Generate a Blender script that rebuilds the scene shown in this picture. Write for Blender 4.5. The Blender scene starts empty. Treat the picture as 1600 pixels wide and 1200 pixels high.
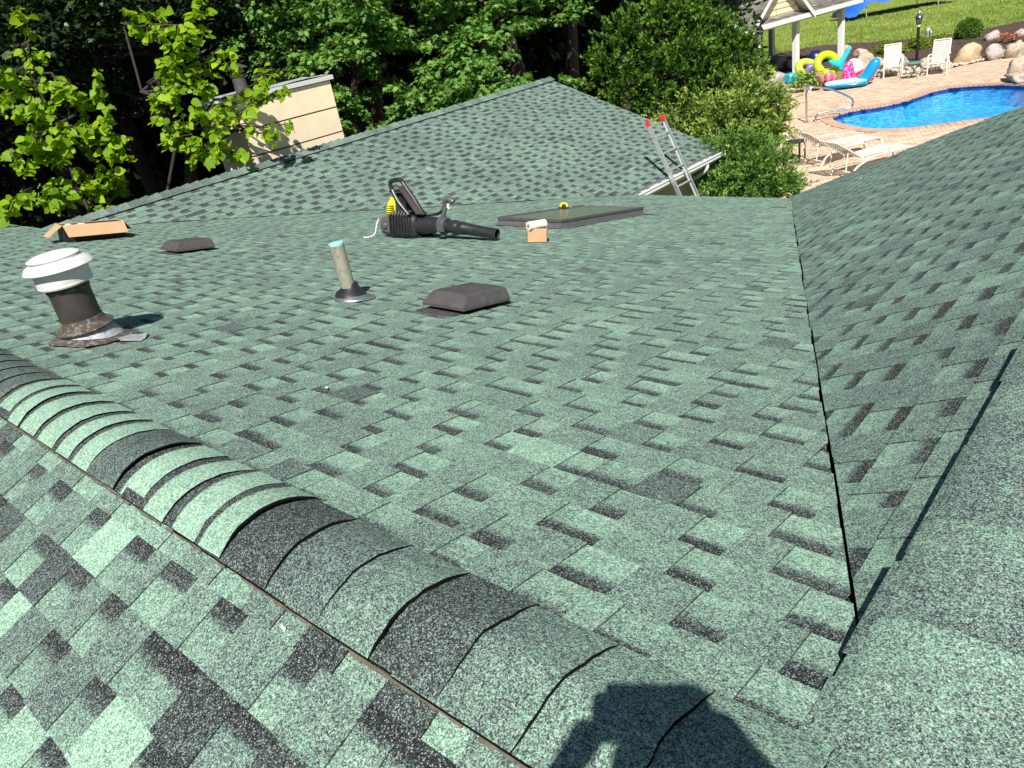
import bpy, bmesh, math, random
import numpy as np
from mathutils import Vector, Matrix

sc = bpy.context.scene
COL = sc.collection
V = Vector

# ------------------------------------------------------------------ camera
CAMZ = 4.5                                   # camera height over the pool deck (m)
RIGHT = V((0.74227761, 0.64864372, -0.16818226))
UPV = V((-0.17938597, 0.43417281, 0.88278799))
BACK = V((0.64563505, -0.62510423, 0.43863434))
FPX = 1195.0                                 # focal length in pixels of a 1600 px wide frame
cam_d = bpy.data.cameras.new('camera')
cam = bpy.data.objects.new('camera', cam_d)
COL.objects.link(cam)
cam_d.sensor_width = 36.0
cam_d.lens = 36.0 * FPX / 1600.0
cam_d.clip_start = 0.02
cam_d.clip_end = 2000
m = Matrix((RIGHT, UPV, BACK)).transposed().to_4x4()
m.translation = V((0, 0, CAMZ))
cam.matrix_world = m
sc.camera = cam

# ------------------------------------------------------------------ light
LIGHT = V((-0.4260, 0.4890, -0.7612)).normalized()    # direction in which sunlight travels
world = bpy.data.worlds.new('World')
sc.world = world
world.use_nodes = True
wn = world.node_tree
wn.nodes.clear()
sky = wn.nodes.new('ShaderNodeTexSky')
sky.sky_type = 'NISHITA'
sky.sun_disc = False
sky.sun_elevation = math.asin(-LIGHT.z)
sky.sun_rotation = math.atan2(-LIGHT.x, -LIGHT.y)
sky.air_density = 1.0
sky.dust_density = 0.6
bg = wn.nodes.new('ShaderNodeBackground')
bg.inputs['Strength'].default_value = 0.05
wo = wn.nodes.new('ShaderNodeOutputWorld')
wn.links.new(sky.outputs[0], bg.inputs['Color'])
wn.links.new(bg.outputs[0], wo.inputs['Surface'])
sun_d = bpy.data.lights.new('sun', 'SUN')
sun_d.energy = 5.0
sun_d.angle = math.radians(0.53)
sun_d.color = (1.0, 0.955, 0.88)
sun = bpy.data.objects.new('sun', sun_d)
COL.objects.link(sun)
sun.location = (8, -9, 30)
sun.rotation_euler = LIGHT.to_track_quat('-Z', 'Y').to_euler()
sc.view_settings.view_transform = 'Standard'
sc.view_settings.look = 'None'
sc.view_settings.exposure = 0.62
sc.view_settings.gamma = 1.0
sc.view_settings.use_curve_mapping = False
sc.cycles.max_bounces = 6
sc.cycles.transparent_max_bounces = 8
sc.cycles.caustics_reflective = False
sc.cycles.caustics_refractive = False

rnd = random.Random(7)

# ------------------------------------------------------------------ materials
MATS = {}


def newmat(name):
    mt = bpy.data.materials.new(name)
    mt.use_nodes = True
    nt = mt.node_tree
    nt.nodes.clear()
    out = nt.nodes.new('ShaderNodeOutputMaterial')
    MATS[name] = mt
    return mt, nt, out


def N(nt, typ, **kw):
    n = nt.nodes.new(typ)
    for k, v in kw.items():
        if k in n.inputs:
            n.inputs[k].default_value = v
        else:
            setattr(n, k, v)
    return n


def ramp(nt, fac, stops):
    r = nt.nodes.new('ShaderNodeValToRGB')
    el = r.color_ramp.elements
    while len(el) < len(stops):
        el.new(0.5)
    for e, (p, c) in zip(el, stops):
        e.position = p
        e.color = (*c, 1)
    nt.links.new(fac, r.inputs['Fac'])
    return r.outputs['Color']


def math_n(nt, op, a, b):
    n = nt.nodes.new('ShaderNodeMath')
    n.operation = op
    for i, x in enumerate((a, b)):
        if isinstance(x, (int, float)):
            n.inputs[i].default_value = x
        else:
            nt.links.new(x, n.inputs[i])
    return n.outputs[0]


def mat(name, col, rough=0.6, metal=0.0, var=0.18, scale=14.0, bump=0.0, spec=0.5, col2=None, split=None, trans=0.0):
    """plain procedural paint / plastic / metal: base colour broken up by noise at two sizes"""
    mt, nt, out = newmat(name)
    L = nt.links
    geo = N(nt, 'ShaderNodeNewGeometry')
    n1 = N(nt, 'ShaderNodeTexNoise', Scale=scale, Detail=6.0, Roughness=0.6)
    n2 = N(nt, 'ShaderNodeTexNoise', Scale=scale * 9, Detail=3.0, Roughness=0.6)
    L.new(geo.outputs['Position'], n1.inputs['Vector'])
    L.new(geo.outputs['Position'], n2.inputs['Vector'])
    f = math_n(nt, 'ADD', math_n(nt, 'MULTIPLY', n1.outputs[0], 0.7), math_n(nt, 'MULTIPLY', n2.outputs[0], 0.3))
    lo = tuple(c * (1 - var) for c in col)
    hi = tuple(min(1, c * (1 + var)) for c in col)
    if col2 is None:
        c = ramp(nt, f, [(0.3, lo), (0.7, hi)])
    else:
        s = split or 0.55
        c = ramp(nt, f, [(0.3, lo), (s - 0.02, hi), (s + 0.04, col2)])
    b = N(nt, 'ShaderNodeBsdfPrincipled', Roughness=rough, Metallic=metal)
    b.inputs['Specular IOR Level'].default_value = spec
    L.new(c, b.inputs['Base Color'])
    rr = N(nt, 'ShaderNodeMapRange')
    rr.inputs['To Min'].default_value = max(0.03, rough - 0.12)
    rr.inputs['To Max'].default_value = min(1, rough + 0.12)
    L.new(n1.outputs[0], rr.inputs['Value'])
    L.new(rr.outputs[0], b.inputs['Roughness'])
    if bump:
        bp = N(nt, 'ShaderNodeBump', Strength=bump, Distance=0.01)
        L.new(n2.outputs[0], bp.inputs['Height'])
        L.new(bp.outputs[0], b.inputs['Normal'])
    if trans:
        tr = N(nt, 'ShaderNodeBsdfTranslucent')
        L.new(c, tr.inputs['Color'])
        mx = N(nt, 'ShaderNodeMixShader', Fac=trans)
        L.new(b.outputs[0], mx.inputs[1])
        L.new(tr.outputs[0], mx.inputs[2])
        L.new(mx.outputs[0], out.inputs['Surface'])
    else:
        L.new(b.outputs[0], out.inputs['Surface'])
    return mt


def shingle_mat(name, stops, gran=1.0):
    mt, nt, out = newmat(name)
    L = nt.links
    at = N(nt, 'ShaderNodeAttribute', attribute_name='tone')
    sp = N(nt, 'ShaderNodeSeparateColor')
    L.new(at.outputs['Color'], sp.inputs[0])
    geo = N(nt, 'ShaderNodeNewGeometry')
    P = geo.outputs['Position']
    v1 = N(nt, 'ShaderNodeTexVoronoi', Scale=440.0 * gran)
    v2 = N(nt, 'ShaderNodeTexVoronoi', Scale=215.0 * gran)
    n1 = N(nt, 'ShaderNodeTexNoise', Scale=26.0, Detail=5.0, Roughness=0.65)
    n2 = N(nt, 'ShaderNodeTexNoise', Scale=1.3, Detail=4.0, Roughness=0.6)
    for x in (v1, v2, n1, n2):
        L.new(P, x.inputs['Vector'])
    s1 = N(nt, 'ShaderNodeSeparateColor')
    s2 = N(nt, 'ShaderNodeSeparateColor')
    L.new(v1.outputs['Color'], s1.inputs[0])
    L.new(v2.outputs['Color'], s2.inputs[0])
    t = sp.outputs[0]
    for o, k in ((s1.outputs[0], 0.53), (s2.outputs[0], 0.24), (n1.outputs[0], 0.3), (n2.outputs[0], 0.22)):
        t = math_n(nt, 'ADD', t, math_n(nt, 'MULTIPLY', math_n(nt, 'SUBTRACT', o, 0.5), k))
    c = ramp(nt, t, stops)
    # rare pale and rusty granules
    pale = N(nt, 'ShaderNodeMix', data_type='RGBA')
    thr = math_n(nt, 'GREATER_THAN', s1.outputs[1], 0.91)
    L.new(math_n(nt, 'MULTIPLY', thr, 0.5), pale.inputs[0])
    L.new(c, pale.inputs[6])
    pale.inputs[7].default_value = (0.50, 0.54, 0.505, 1)
    # brown weathering stains with a shape of their own
    n3 = N(nt, 'ShaderNodeTexNoise', Scale=3.1, Detail=8.0, Roughness=0.7)
    L.new(P, n3.inputs['Vector'])
    st = N(nt, 'ShaderNodeMapRange')
    st.inputs['From Min'].default_value = 0.66
    st.inputs['From Max'].default_value = 0.8
    st.inputs['To Max'].default_value = 0.4
    L.new(n3.outputs[0], st.inputs['Value'])
    mx2 = N(nt, 'ShaderNodeMix', data_type='RGBA')
    L.new(st.outputs[0], mx2.inputs[0])
    L.new(pale.outputs[2], mx2.inputs[6])
    mx2.inputs[7].default_value = (0.20, 0.17, 0.125, 1)
    # rust-brown run-off where the attribute's third channel asks for it
    rs = N(nt, 'ShaderNodeMix', data_type='RGBA')
    L.new(math_n(nt, 'MULTIPLY', sp.outputs[2], n1.outputs[0]), rs.inputs[0])
    L.new(mx2.outputs[2], rs.inputs[6])
    rs.inputs[7].default_value = (0.22, 0.12, 0.06, 1)
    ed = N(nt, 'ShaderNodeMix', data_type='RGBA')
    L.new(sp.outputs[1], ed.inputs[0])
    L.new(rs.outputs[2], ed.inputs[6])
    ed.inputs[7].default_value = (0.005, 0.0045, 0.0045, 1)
    b = N(nt, 'ShaderNodeBsdfPrincipled', Roughness=0.92)
    b.inputs['Specular IOR Level'].default_value = 0.12
    L.new(ed.outputs[2], b.inputs['Base Color'])
    bp = N(nt, 'ShaderNodeBump', Strength=0.55, Distance=0.0012)
    L.new(s1.outputs[2], bp.inputs['Height'])
    L.new(bp.outputs[0], b.inputs['Normal'])
    L.new(b.outputs[0], out.inputs['Surface'])
    return mt


SHSTOPS = [(0.0, (0.012, 0.014, 0.016)), (0.25, (0.034, 0.040, 0.042)), (0.42, (0.084, 0.112, 0.102)),
           (0.60, (0.152, 0.232, 0.196)), (0.80, (0.238, 0.44, 0.304)), (1.0, (0.42, 0.62, 0.46))]
shingle_mat('shingle', SHSTOPS)
shingle_mat('grey_shingle', [(0.0, (0.03, 0.03, 0.028)), (0.4, (0.10, 0.10, 0.085)), (0.7, (0.20, 0.19, 0.155)), (1.0, (0.36, 0.34, 0.28))], 0.4)

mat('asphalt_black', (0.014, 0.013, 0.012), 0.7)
mat('roof_felt', (0.012, 0.012, 0.012), 0.95)
mat('white_paint', (0.74, 0.74, 0.72), 0.45, var=0.07)
mat('white_weathered', (0.56, 0.55, 0.54), 0.6, var=0.10, col2=(0.52, 0.50, 0.45), split=0.6, scale=22)
mat('galvanised', (0.50, 0.53, 0.55), 0.38, 0.85, var=0.22, scale=30)
mat('rust_steel', (0.035, 0.032, 0.030), 0.62, 0.25, var=0.5, scale=17, col2=(0.07, 0.034, 0.024), split=0.54, bump=0.2)
mat('old_mastic', (0.055, 0.042, 0.032), 0.8, var=0.6, scale=40, col2=(0.20, 0.195, 0.185), split=0.54, bump=0.6)
mat('lead_grey', (0.36, 0.38, 0.40), 0.55, 0.3, var=0.35, scale=45, col2=(0.09, 0.08, 0.07), split=0.6, bump=0.4)
mat('vent_brown', (0.068, 0.063, 0.062), 0.6, 0.15, var=0.25, scale=20, col2=(0.105, 0.098, 0.095), split=0.6)
mat('rubber_black', (0.02, 0.02, 0.021), 0.42, var=0.3)
mat('pipe_grey', (0.25, 0.25, 0.19), 0.55, 0.1, var=0.3, scale=25, col2=(0.19, 0.17, 0.11), split=0.56)
mat('patina', (0.28, 0.58, 0.56), 0.6, var=0.25, scale=60)
mat('bronze_frame', (0.15, 0.147, 0.152), 0.45, 0.3, var=0.2)
mat('cardboard', (0.46, 0.29, 0.155), 0.75, var=0.14, scale=8)
mat('cardboard_dark', (0.20, 0.12, 0.06), 0.85, var=0.2)
mat('box_print_black', (0.012, 0.012, 0.012), 0.5)
mat('plastic_wrap', (0.7, 0.68, 0.64), 0.25, var=0.25, scale=60)
mat('black_plastic', (0.018, 0.018, 0.019), 0.36, var=0.35, scale=26, col2=(0.05, 0.05, 0.05), split=0.62)
mat('grey_plastic', (0.075, 0.075, 0.078), 0.42, var=0.3)
mat('pad_fabric', (0.055, 0.036, 0.042), 0.8, var=0.3, bump=0.3)
mat('yellow_plastic', (0.72, 0.66, 0.02), 0.4, var=0.1)
mat('tape_yellow', (0.75, 0.52, 0.02), 0.4, var=0.1)
mat('cord_white', (0.7, 0.7, 0.68), 0.7)
mat('roll_white', (0.72, 0.68, 0.6), 0.6, var=0.12)
mat('aluminium', (0.74, 0.75, 0.76), 0.34, 0.75, var=0.1, scale=30)
mat('red_plastic', (0.70, 0.025, 0.05), 0.45, var=0.15)
mat('siding_cream', (0.83, 0.69, 0.48), 0.7, var=0.10, scale=3)
mat('siding_joint', (0.05, 0.04, 0.03), 0.9)
mat('wall_tan', (0.42, 0.34, 0.25), 0.8, var=0.12)
mat('soffit', (0.6, 0.58, 0.54), 0.7, var=0.06)
mat('scale_cream', (0.80, 0.69, 0.45), 0.7, var=0.08)
mat('dark_iron', (0.02, 0.021, 0.022), 0.45, 0.3)
mat('stainless', (0.62, 0.62, 0.63), 0.2, 0.95, var=0.06)
mat('sling_cream', (0.58, 0.56, 0.51), 0.7, var=0.06)
mat('frame_cream', (0.80, 0.76, 0.66), 0.4, var=0.06)
mat('strap_brown', (0.26, 0.23, 0.185), 0.75, var=0.1)
mat('table_green', (0.12, 0.27, 0.22), 0.35, var=0.15)
mat('table_black', (0.02, 0.02, 0.022), 0.4)
mat('lime_vinyl', (0.55, 0.80, 0.02), 0.22, var=0.06, trans=0.25)
mat('lime_pale', (0.62, 0.74, 0.10), 0.25, var=0.1, trans=0.2)
mat('turquoise_vinyl', (0.03, 0.55, 0.70), 0.22, var=0.06, trans=0.2)
mat('pink_vinyl', (0.80, 0.04, 0.22), 0.25, var=0.06, trans=0.2)
mat('pink_pale', (0.85, 0.22, 0.30), 0.3, var=0.2, trans=0.2)
mat('blue_vinyl', (0.01, 0.32, 0.72), 0.22, var=0.08, trans=0.15)
mat('purple_vinyl', (0.25, 0.12, 0.50), 0.3, var=0.1, trans=0.15)
mat('navy_vinyl', (0.008, 0.016, 0.08), 0.35)
mat('white_vinyl', (0.80, 0.82, 0.80), 0.3, var=0.05, trans=0.15)
mat('red_fabric', (0.60, 0.02, 0.04), 0.7)
mat('tarp_blue', (0.004, 0.10, 0.48), 0.65, var=0.15, scale=2)
mat('bark', (0.040, 0.031, 0.024), 0.9, var=0.4, scale=9, bump=0.6)
mat('bark_pale', (0.20, 0.17, 0.13), 0.9, var=0.4, scale=12, bump=0.5)
mat('mulch', (0.075, 0.043, 0.032), 0.95, var=0.6, scale=12, bump=1.0)
mat('mulch_chip', (0.085, 0.045, 0.032), 0.9, var=0.5, scale=9)
mat('forest_floor', (0.02, 0.018, 0.012), 0.95, var=0.5, scale=1.5, bump=0.6)
mat('rock_tan', (0.36, 0.29, 0.22), 0.85, var=0.3, scale=5, bump=0.8, col2=(0.22, 0.20, 0.18), split=0.55)
mat('rock_grey', (0.33, 0.31, 0.29), 0.85, var=0.3, scale=5, bump=0.8, col2=(0.20, 0.18, 0.165), split=0.55)
mat('rock_ochre', (0.42, 0.31, 0.17), 0.85, var=0.3, scale=5, bump=0.8, col2=(0.30, 0.27, 0.24), split=0.55)
mat('pebble', (0.42, 0.36, 0.29), 0.8, var=0.35, scale=7)
mat('paver', (0.53, 0.385, 0.275), 0.85, var=0.24, scale=2.6, bump=0.3)
mat('paver_pale', (0.60, 0.455, 0.335), 0.85, var=0.2, scale=2.6, bump=0.3)
mat('paver_red', (0.47, 0.32, 0.23), 0.85, var=0.2, scale=2.6, bump=0.3)
mat('coping', (0.50, 0.32, 0.225), 0.8, var=0.2, scale=3, bump=0.3)
mat('joint_sand', (0.33, 0.25, 0.18), 0.95, var=0.2)
mat('coping_joint', (0.62, 0.56, 0.48), 0.95, var=0.1)
mat('cap_denim', (0.03, 0.04, 0.07), 0.85)
mat('shirt_grey', (0.16, 0.17, 0.18), 0.9, var=0.1)
mat('jeans', (0.05, 0.075, 0.13), 0.9, var=0.15)
mat('skin', (0.52, 0.30, 0.21), 0.5, var=0.08)
mat('hair', (0.03, 0.02, 0.015), 0.6)
mat('boot', (0.08, 0.05, 0.03), 0.7)
mat('phone_glass', (0.015, 0.015, 0.018), 0.15)
mat('flower_orange', (0.75, 0.16, 0.07), 0.6, var=0.2)
mat('dry_leaf', (0.20, 0.10, 0.04), 0.8)
mat('ridge_dirt', (0.105, 0.088, 0.066), 0.95, var=0.6, scale=40)
mat('dry_leaf_pale', (0.55, 0.42, 0.22), 0.8)
mat('chip_white', (0.75, 0.75, 0.7), 0.6)


def leaf_mat(name, dark, light, trans=0.4, rough=0.45, spec=0.4):
    mt, nt, out = newmat(name)
    L = nt.links
    at = N(nt, 'ShaderNodeAttribute', attribute_name='tone')
    sp = N(nt, 'ShaderNodeSeparateColor')
    L.new(at.outputs['Color'], sp.inputs[0])
    c = ramp(nt, sp.outputs[0], [(0.0, dark), (1.0, light)])
    b = N(nt, 'ShaderNodeBsdfPrincipled', Roughness=rough)
    b.inputs['Specular IOR Level'].default_value = spec
    L.new(c, b.inputs['Base Color'])
    tr = N(nt, 'ShaderNodeBsdfTranslucent')
    hs = N(nt, 'ShaderNodeHueSaturation', Hue=0.485, Saturation=1.15, Value=1.5)
    L.new(c, hs.inputs['Color'])
    L.new(hs.outputs[0], tr.inputs['Color'])
    mx = N(nt, 'ShaderNodeMixShader', Fac=trans)
    L.new(b.outputs[0], mx.inputs[1])
    L.new(tr.outputs[0], mx.inputs[2])
    L.new(mx.outputs[0], out.inputs['Surface'])
    return mt


leaf_mat('leaf_lime', (0.10, 0.21, 0.008), (0.31, 0.48, 0.02), 0.45, 0.5, 0.22)
leaf_mat('leaf_maple', (0.065, 0.165, 0.03), (0.205, 0.38, 0.08), 0.3, 0.5, 0.25)
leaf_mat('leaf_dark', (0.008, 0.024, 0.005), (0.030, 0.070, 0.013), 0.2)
leaf_mat('leaf_yew', (0.010, 0.042, 0.007), (0.155, 0.29, 0.03), 0.2, 0.6, 0.25)
leaf_mat('leaf_juniper', (0.055, 0.12, 0.018), (0.36, 0.46, 0.09), 0.22, 0.6, 0.25)
leaf_mat('leaf_hemlock', (0.05, 0.13, 0.025), (0.24, 0.40, 0.08), 0.25, 0.6, 0.25)
leaf_mat('leaf_box', (0.05, 0.12, 0.012), (0.11, 0.23, 0.025), 0.25, 0.5)
leaf_mat('leaf_spread', (0.09, 0.15, 0.015), (0.24, 0.34, 0.04), 0.3, 0.5)
leaf_mat('grass_blade', (0.11, 0.18, 0.025), (0.38, 0.46, 0.11), 0.25, 0.6)
leaf_mat('leaf_palm', (0.02, 0.035, 0.012), (0.05, 0.08, 0.02), 0.1, 0.5)


def lawn_mat():
    mt, nt, out = newmat('lawn')
    L = nt.links
    geo = N(nt, 'ShaderNodeNewGeometry')
    n1 = N(nt, 'ShaderNodeTexNoise', Scale=0.35, Detail=8.0, Roughness=0.65)
    n2 = N(nt, 'ShaderNodeTexNoise', Scale=9.0, Detail=6.0, Roughness=0.75)
    for n in (n1, n2):
        L.new(geo.outputs['Position'], n.inputs['Vector'])
    f = math_n(nt, 'ADD', math_n(nt, 'MULTIPLY', n1.outputs[0], 0.45), math_n(nt, 'MULTIPLY', n2.outputs[0], 0.55))
    c = ramp(nt, f, [(0.32, (0.085, 0.135, 0.018)), (0.5, (0.18, 0.25, 0.042)), (0.66, (0.31, 0.37, 0.09))])
    # leaf litter and bare soil where the wood stands (x far to the left)
    sx = N(nt, 'ShaderNodeSeparateXYZ')
    L.new(geo.outputs['Position'], sx.inputs[0])
    edge = math_n(nt, 'ADD', math_n(nt, 'ADD', sx.outputs[0], math_n(nt, 'MULTIPLY', sx.outputs[1], 0.62)), math_n(nt, 'MULTIPLY', n1.outputs[0], 6.0))
    mr = N(nt, 'ShaderNodeMapRange')
    mr.inputs['From Min'].default_value = 1.5
    mr.inputs['From Max'].default_value = 4.5
    L.new(edge, mr.inputs['Value'])
    mx = N(nt, 'ShaderNodeMix', data_type='RGBA')
    L.new(mr.outputs[0], mx.inputs[0])
    mx.inputs[6].default_value = (0.022, 0.018, 0.012, 1)
    L.new(c, mx.inputs[7])
    b = N(nt, 'ShaderNodeBsdfPrincipled', Roughness=0.9)
    b.inputs['Specular IOR Level'].default_value = 0.2
    L.new(mx.outputs[2], b.inputs['Base Color'])
    bp = N(nt, 'ShaderNodeBump', Strength=0.9, Distance=0.05)
    L.new(n2.outputs[0], bp.inputs['Height'])
    L.new(bp.outputs[0], b.inputs['Normal'])
    L.new(b.outputs[0], out.inputs['Surface'])


lawn_mat()


def water_mat():
    mt, nt, out = newmat('pool_water')
    L = nt.links
    geo = N(nt, 'ShaderNodeNewGeometry')
    n = N(nt, 'ShaderNodeTexNoise', Scale=4.5, Detail=3.0, Roughness=0.55, Distortion=0.8)
    L.new(geo.outputs['Position'], n.inputs['Vector'])
    bp = N(nt, 'ShaderNodeBump', Strength=0.35, Distance=0.12)
    L.new(n.outputs[0], bp.inputs['Height'])
    fr = N(nt, 'ShaderNodeFresnel', IOR=1.33)
    L.new(bp.outputs[0], fr.inputs['Normal'])
    tr = N(nt, 'ShaderNodeBsdfTransparent')
    tr.inputs['Color'].default_value = (0.62, 0.92, 0.99, 1)
    gl = N(nt, 'ShaderNodeBsdfGlossy', Roughness=0.03)
    L.new(bp.outputs[0], gl.inputs['Normal'])
    mx = N(nt, 'ShaderNodeMixShader')
    L.new(fr.outputs[0], mx.inputs[0])
    L.new(tr.outputs[0], mx.inputs[1])
    L.new(gl.outputs[0], mx.inputs[2])
    L.new(mx.outputs[0], out.inputs['Surface'])
    # liner: blue with a net of lighter lines in its colour
    mt, nt, out = newmat('pool_liner')
    L = nt.links
    geo = N(nt, 'ShaderNodeNewGeometry')
    nz = N(nt, 'ShaderNodeTexNoise', Scale=2.0, Detail=2.0)
    L.new(geo.outputs['Position'], nz.inputs['Vector'])
    ad = N(nt, 'ShaderNodeMix', data_type='RGBA', blend_type='ADD')
    ad.inputs[0].default_value = 0.35
    L.new(geo.outputs['Position'], ad.inputs[6])
    L.new(nz.outputs['Color'], ad.inputs[7])
    v = N(nt, 'ShaderNodeTexVoronoi', Scale=3.2, feature='DISTANCE_TO_EDGE')
    L.new(ad.outputs[2], v.inputs['Vector'])
    c = ramp(nt, v.outputs['Distance'], [(0.0, (0.10, 0.66, 0.96)), (0.14, (0.025, 0.52, 0.92)), (0.5, (0.018, 0.46, 0.88))])
    b = N(nt, 'ShaderNodeBsdfPrincipled', Roughness=0.5)
    L.new(c, b.inputs['Base Color'])
    L.new(b.outputs[0], out.inputs['Surface'])
    mat('liner_band', (0.012, 0.07, 0.32), 0.35, var=0.6, scale=6)


water_mat()


def glass_mat():
    mt, nt, out = newmat('skylight_glass')
    L = nt.links
    geo = N(nt, 'ShaderNodeNewGeometry')
    n = N(nt, 'ShaderNodeTexNoise', Scale=3.0, Detail=9.0, Roughness=0.7)
    L.new(geo.outputs['Position'], n.inputs['Vector'])
    c = ramp(nt, n.outputs[0], [(0.4, (0.085, 0.12, 0.08)), (0.58, (0.13, 0.165, 0.115)), (0.75, (0.21, 0.23, 0.18))])  # green of reflected trees put into the base colour, with pale dust noise
    b = N(nt, 'ShaderNodeBsdfPrincipled', Roughness=0.1)
    L.new(c, b.inputs['Base Color'])
    r = ramp(nt, n.outputs[0], [(0.4, (0.16, 0.16, 0.16)), (0.7, (0.45, 0.45, 0.45))])
    L.new(r, b.inputs['Roughness'])
    L.new(b.outputs[0], out.inputs['Surface'])


glass_mat()


def float_mat():
    """blue float printed with white curling waves"""
    mt, nt, out = newmat('wave_vinyl')
    L = nt.links
    geo = N(nt, 'ShaderNodeNewGeometry')
    n = N(nt, 'ShaderNodeTexNoise', Scale=5.5, Detail=1.5, Distortion=2.2)
    L.new(geo.outputs['Position'], n.inputs['Vector'])
    c = ramp(nt, n.outputs[0], [(0.42, (0.02, 0.42, 0.72)), (0.46, (0.80, 0.86, 0.88)), (0.56, (0.80, 0.86, 0.88)), (0.6, (0.10, 0.60, 0.74))])
    b = N(nt, 'ShaderNodeBsdfPrincipled', Roughness=0.25)
    L.new(c, b.inputs['Base Color'])
    L.new(b.outputs[0], out.inputs['Surface'])
    # pink vinyl printed with a net of fish scales
    mt, nt, out = newmat('scale_vinyl')
    L = nt.links
    tc = N(nt, 'ShaderNodeTexCoord')
    v = N(nt, 'ShaderNodeTexVoronoi', Scale=7.5, feature='DISTANCE_TO_EDGE', Randomness=0.25)
    L.new(tc.outputs['Object'], v.inputs['Vector'])
    c = ramp(nt, v.outputs['Distance'], [(0.0, (0.80, 0.30, 0.48)), (0.035, (0.78, 0.25, 0.44)), (0.055, (0.72, 0.015, 0.20)), (1.0, (0.74, 0.02, 0.22))])
    b = N(nt, 'ShaderNodeBsdfPrincipled', Roughness=0.28)
    L.new(c, b.inputs['Base Color'])
    L.new(b.outputs[0], out.inputs['Surface'])


float_mat()

# ------------------------------------------------------------------ mesh helpers
WLOC = {}       # world position of translation-only roots and parts


def tag(o, label=None, cat=None, group=None, kind=None):
    if label:
        o['label'] = label
    if cat:
        o['category'] = cat
    if group:
        o['group'] = group
    if kind:
        o['kind'] = kind
    return o


def empty(name, loc, label=None, cat=None, group=None, rot=None):
    o = bpy.data.objects.new(name, None)
    o.empty_display_size = 0.2
    COL.objects.link(o)
    o.location = loc
    WLOC[o] = V(loc)
    if rot is not None:
        o.rotation_mode = 'QUATERNION'
        o.rotation_quaternion = rot
        WLOC[o] = V((0, 0, 0))          # parts are given in the thing's own frame
    return tag(o, label, cat, group)


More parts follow.
